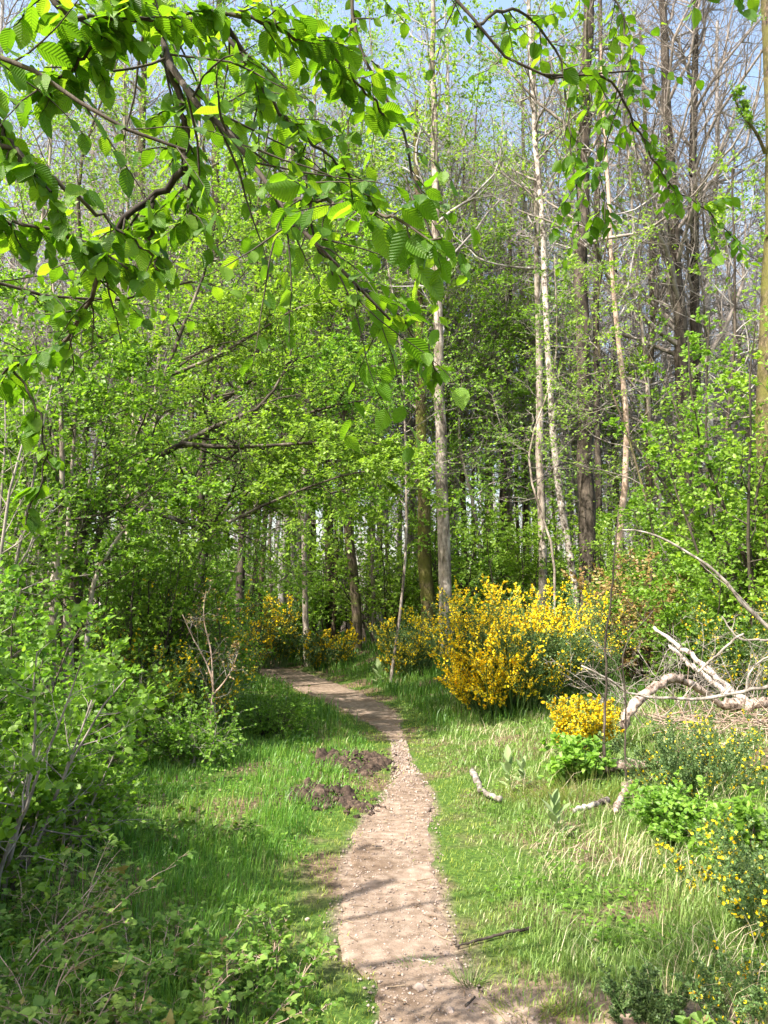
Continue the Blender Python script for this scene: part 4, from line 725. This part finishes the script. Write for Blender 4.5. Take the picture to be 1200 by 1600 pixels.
# ================================================================== the hornbeam whose branches hang over the path
rg = rng_(620); tb = np.array([-3.3, 1.5, float(H(-3.3, 1.5))]); o = thing('hornbeam', tb, 'hornbeam whose leafy branches hang over the path from above', 'tree')
trunk = smooth_line([tb-[0, 0, .1], tb+[.05, 0, 1.5], tb+[.0, .1, 3.2], tb+[.05, .2, 4.2], tb+[.0, .2, 5.2]], 20); mb = MB(); tubes(mb, trunk, np.linspace(.17, .04, 20), 12, rough=.1, rng=rg)
HB = [([P(-70, 190, 1.5), P(30, 240, 1.5), P(120, 310, 1.55), P(190, 360, 1.6), P(240, 400, 1.6)], .007, .003, 3, .16), ([P(-70, 330, 1.8), P(40, 350, 1.8), P(130, 380, 1.85), P(200, 420, 1.9)], .006, .003, 9, .17), ([P(200, -60, 1.6), P(180, 20, 1.6), P(130, 90, 1.6), P(60, 140, 1.6)], .006, .003, 9, .15), ([P(330, 20, 1.9), P(420, 150, 1.9), P(520, 250, 1.9), P(590, 300, 2.0)], .006, .003, 10, .16), ([tb+[0.03, .1, 2.9], (-1.6, 1.7, 3.75), (-.95, 1.85, 3.55), P(238, -10, 1.9), P(258, 80, 1.9), P(292, 150, 1.85), P(332, 192, 1.8), P(382, 245, 1.75), P(440, 322, 1.7), P(492, 372, 1.65), P(545, 430, 1.65), P(610, 500, 1.7)], .03, .003, 26, .2),
      ([P(262, 85, 1.9), P(286, 180, 1.95), P(291, 270, 1.95), P(297, 352, 1.9)], .011, .004, 8, .22), ([P(288, 265, 1.95), P(242, 303, 2.0), P(190, 350, 2.0), P(152, 450, 2.05), P(110, 520, 2.1), P(20, 578, 2.1), P(-40, 600, 2.1)], .010, .003, 14, .2),
      ([P(238, 310, 2.0), P(236, 360, 2.0), P(242, 425, 2.0)], .006, .003, 4, .22), ([P(250, 40, 1.9), P(360, 50, 2.1), P(402, 130, 2.2), P(450, 212, 2.2), P(478, 290, 2.2), P(490, 360, 2.2), P(520, 430, 2.2)], .010, .003, 14, .2),
      ([tb+[.02, .05, 2.5], (-1.7, 1.45, 2.75), P(-60, 70, 1.45), P(60, 110, 1.4), P(150, 160, 1.4), P(230, 215, 1.4), P(290, 235, 1.4)], .018, .003, 9, .13), ([P(-60, 70, 1.45), P(-10, 180, 1.5), P(40, 260, 1.5), P(80, 300, 1.5)], .007, .003, 4, .18),
      ([tb+[0, .1, 2.2], (-1.9, 1.9, 2.6), P(-40, 430, 2.2), P(80, 462, 2.3), P(180, 470, 2.4), P(300, 440, 2.4)], .014, .003, 10, .2), ([P(440, 322, 1.7), P(500, 312, 1.55), P(560, 328, 1.35), P(620, 345, 1.25), P(690, 372, 1.2)], .006, .002, 7, .14),
      ([tb+[.05, .15, 3.6], (-1.6, 2.3, 4.5), (-.5, 2.6, 4.3), P(640, -70, 2.6), P(712, 0, 2.6), P(742, 42, 2.6), P(790, 85, 2.6), P(850, 117, 2.65), P(930, 118, 2.7), P(1000, 110, 2.75)], .022, .003, 12, .14),
      ([(-.5, 2.6, 4.3), P(540, -60, 2.3), P(565, 80, 2.3), P(612, 170, 2.3), P(645, 260, 2.3), P(660, 330, 2.3), P(690, 400, 2.3)], .009, .003, 13, .16),
      ([P(742, 42, 2.6), P(820, 20, 2.8), P(870, 80, 2.9), P(890, 200, 2.9), P(900, 300, 2.9), P(905, 375, 2.9)], .007, .002, 8, .13), ([P(850, 117, 2.65), P(960, 130, 2.8), P(1000, 210, 2.9), P(1050, 290, 3.0), P(1105, 330, 3.0), P(1160, 385, 3.0)], .006, .002, 9, .13),
      ([P(712, 0, 2.6), P(850, -40, 2.7), P(960, 0, 2.8), P(985, 90, 2.8), P(960, 180, 2.8), P(940, 280, 2.8), P(945, 350, 2.8)], .006, .002, 10, .12), ([P(850, -40, 2.7), P(1020, -70, 2.4), P(1110, -30, 2.2), P(1180, -8, 2.2)], .006, .002, 4, .1),
      ([P(560, 452, 1.65), P(600, 470, 1.85), P(640, 520, 2.0), P(690, 590, 2.2)], .004, .002, 4, .12), ([P(20, 578, 2.1), P(60, 640, 2.1), P(70, 720, 2.1), P(40, 820, 2.1)], .004, .002, 3, .1), ([P(60, -60, 1.5), P(100, 20, 1.5), P(200, 30, 1.6), P(330, 20, 1.7)], .007, .003, 8, .16), ([P(330, 20, 1.7), P(420, 40, 1.7), P(480, 70, 1.8), P(540, 110, 1.9), P(600, 180, 2.0)], .006, .003, 10, .16)]
tw = MB(); lf = MB()
for (ln, ra, rb, nt_, tl) in HB:
    n = 26; L = smooth_line(np.array([np.asarray(q, float) for q in ln]), n); L[2:-1] += rg.normal(0, .004+ra*.1, (n-3, 3)); rd = np.linspace(ra, rb, n); tubes(mb if ra > .009 else tw, L, rd, 7 if ra > .009 else 5)
    vis = np.where(np.abs(L[:, 1]) > 0)[0]
    p, r = children(rg, L[None], rd[None], int(nt_*1.9), .42 if len(ln) > 9 else (.5 if np.asarray(ln[0])[0] < -2 else .1), 1, .85, tl, .5, 6, .12, -.03, .7, .75, .1, .0016)
    Lp = np.linalg.norm(np.diff(p, axis=1), axis=2).sum(1); f = (tl*1.9/np.maximum(Lp, .05)).clip(.3, 1.0); p = p[:, :1]+(p-p[:, :1])*f[:, None, None]; r = np.minimum(r, .0035)
    tubes(tw, p, r, 4); Lp = Lp*f
    pp = np.concatenate([p]); ends = L[None, -8:][:, ::1]
    for q, rr_, nl in ((p, r, 7), (ends, rd[None, -8:], 8)):
        nb = len(q); bi = np.repeat(np.arange(nb), nl); t = np.tile((np.arange(nl)+.7)/nl, nb).clip(0, 1); x, d, _ = sample(q, rr_, bi, t); k = len(x)
        sgn = np.where(np.arange(k) % 2 == 0, 1., -1.)[:, None]; up = nrm(np.array([0, 0, 1.])+rg.normal(0, .35, (k, 3))); sd = nrm(np.cross(d, np.array([0, 0, 1.])+rg.normal(0, .1, (k, 3))))
        tip = (t > .97)[:, None]; dd = nrm(d*np.where(tip, 1.2, .55)+sd*sgn*np.where(tip, .1, .8)+np.array([0, 0, -1])*(.15+.75*rg.random((k, 1)))); keep = rg.random(k) < .86
        ls = .032+.042*rg.random(k)*(.5+.6*rg.random(k)); rv = rg.random(k); pick = rg.integers(0, 3, k)
        for i_, tp in enumerate((LEAFN, LEAFQ, LEAFR)):
            kk = keep & (pick == i_); leaves(lf, x[kk], dd[kk], up[kk], ls[kk], tp, rv[kk], .92)
mb.build('trunk', MT['bark'], o, smooth=True); tw.build('twigs', MT['darktwig'], o)
# the rest of its crown, outside the picture, shades the near corner
cr = MB(); T0 = trunk[None]; Rr = np.linspace(.17, .04, 20)[None]
p1, r1 = children(rg, T0, Rr, 120, .3, 1, 1.15, .34, .45, 6, .12, .02, .8, .6, .3, .005)
keep = (p1[:, -1, 0] < -1.3-.5*np.maximum(p1[:, -1, 1], 0)*.55) & (p1[:, 0, 2] < 3.6) & (p1[:, -1, 0]+.62*p1[:, -1, 2] < -.5); p1, r1 = p1[keep], r1[keep]; b2 = MB(); tubes(b2, p1, r1, 5); p2, r2 = children(rg, p1, r1, 8, .2, 1, .8, .45, .6, 4, .14, .0, .8, .6, .3, .002); tubes(b2, p2, r2, 4); b2.build('branches', MT['bark'], o)
leafset(rg, lf, p2, r2, 22, .085, LEAFN, .1, .3, .9, .6); lf.build('crown', MT['hornbeam'], o, smooth=True)
# the shrub added out of view to shade the verge heads the thicket list
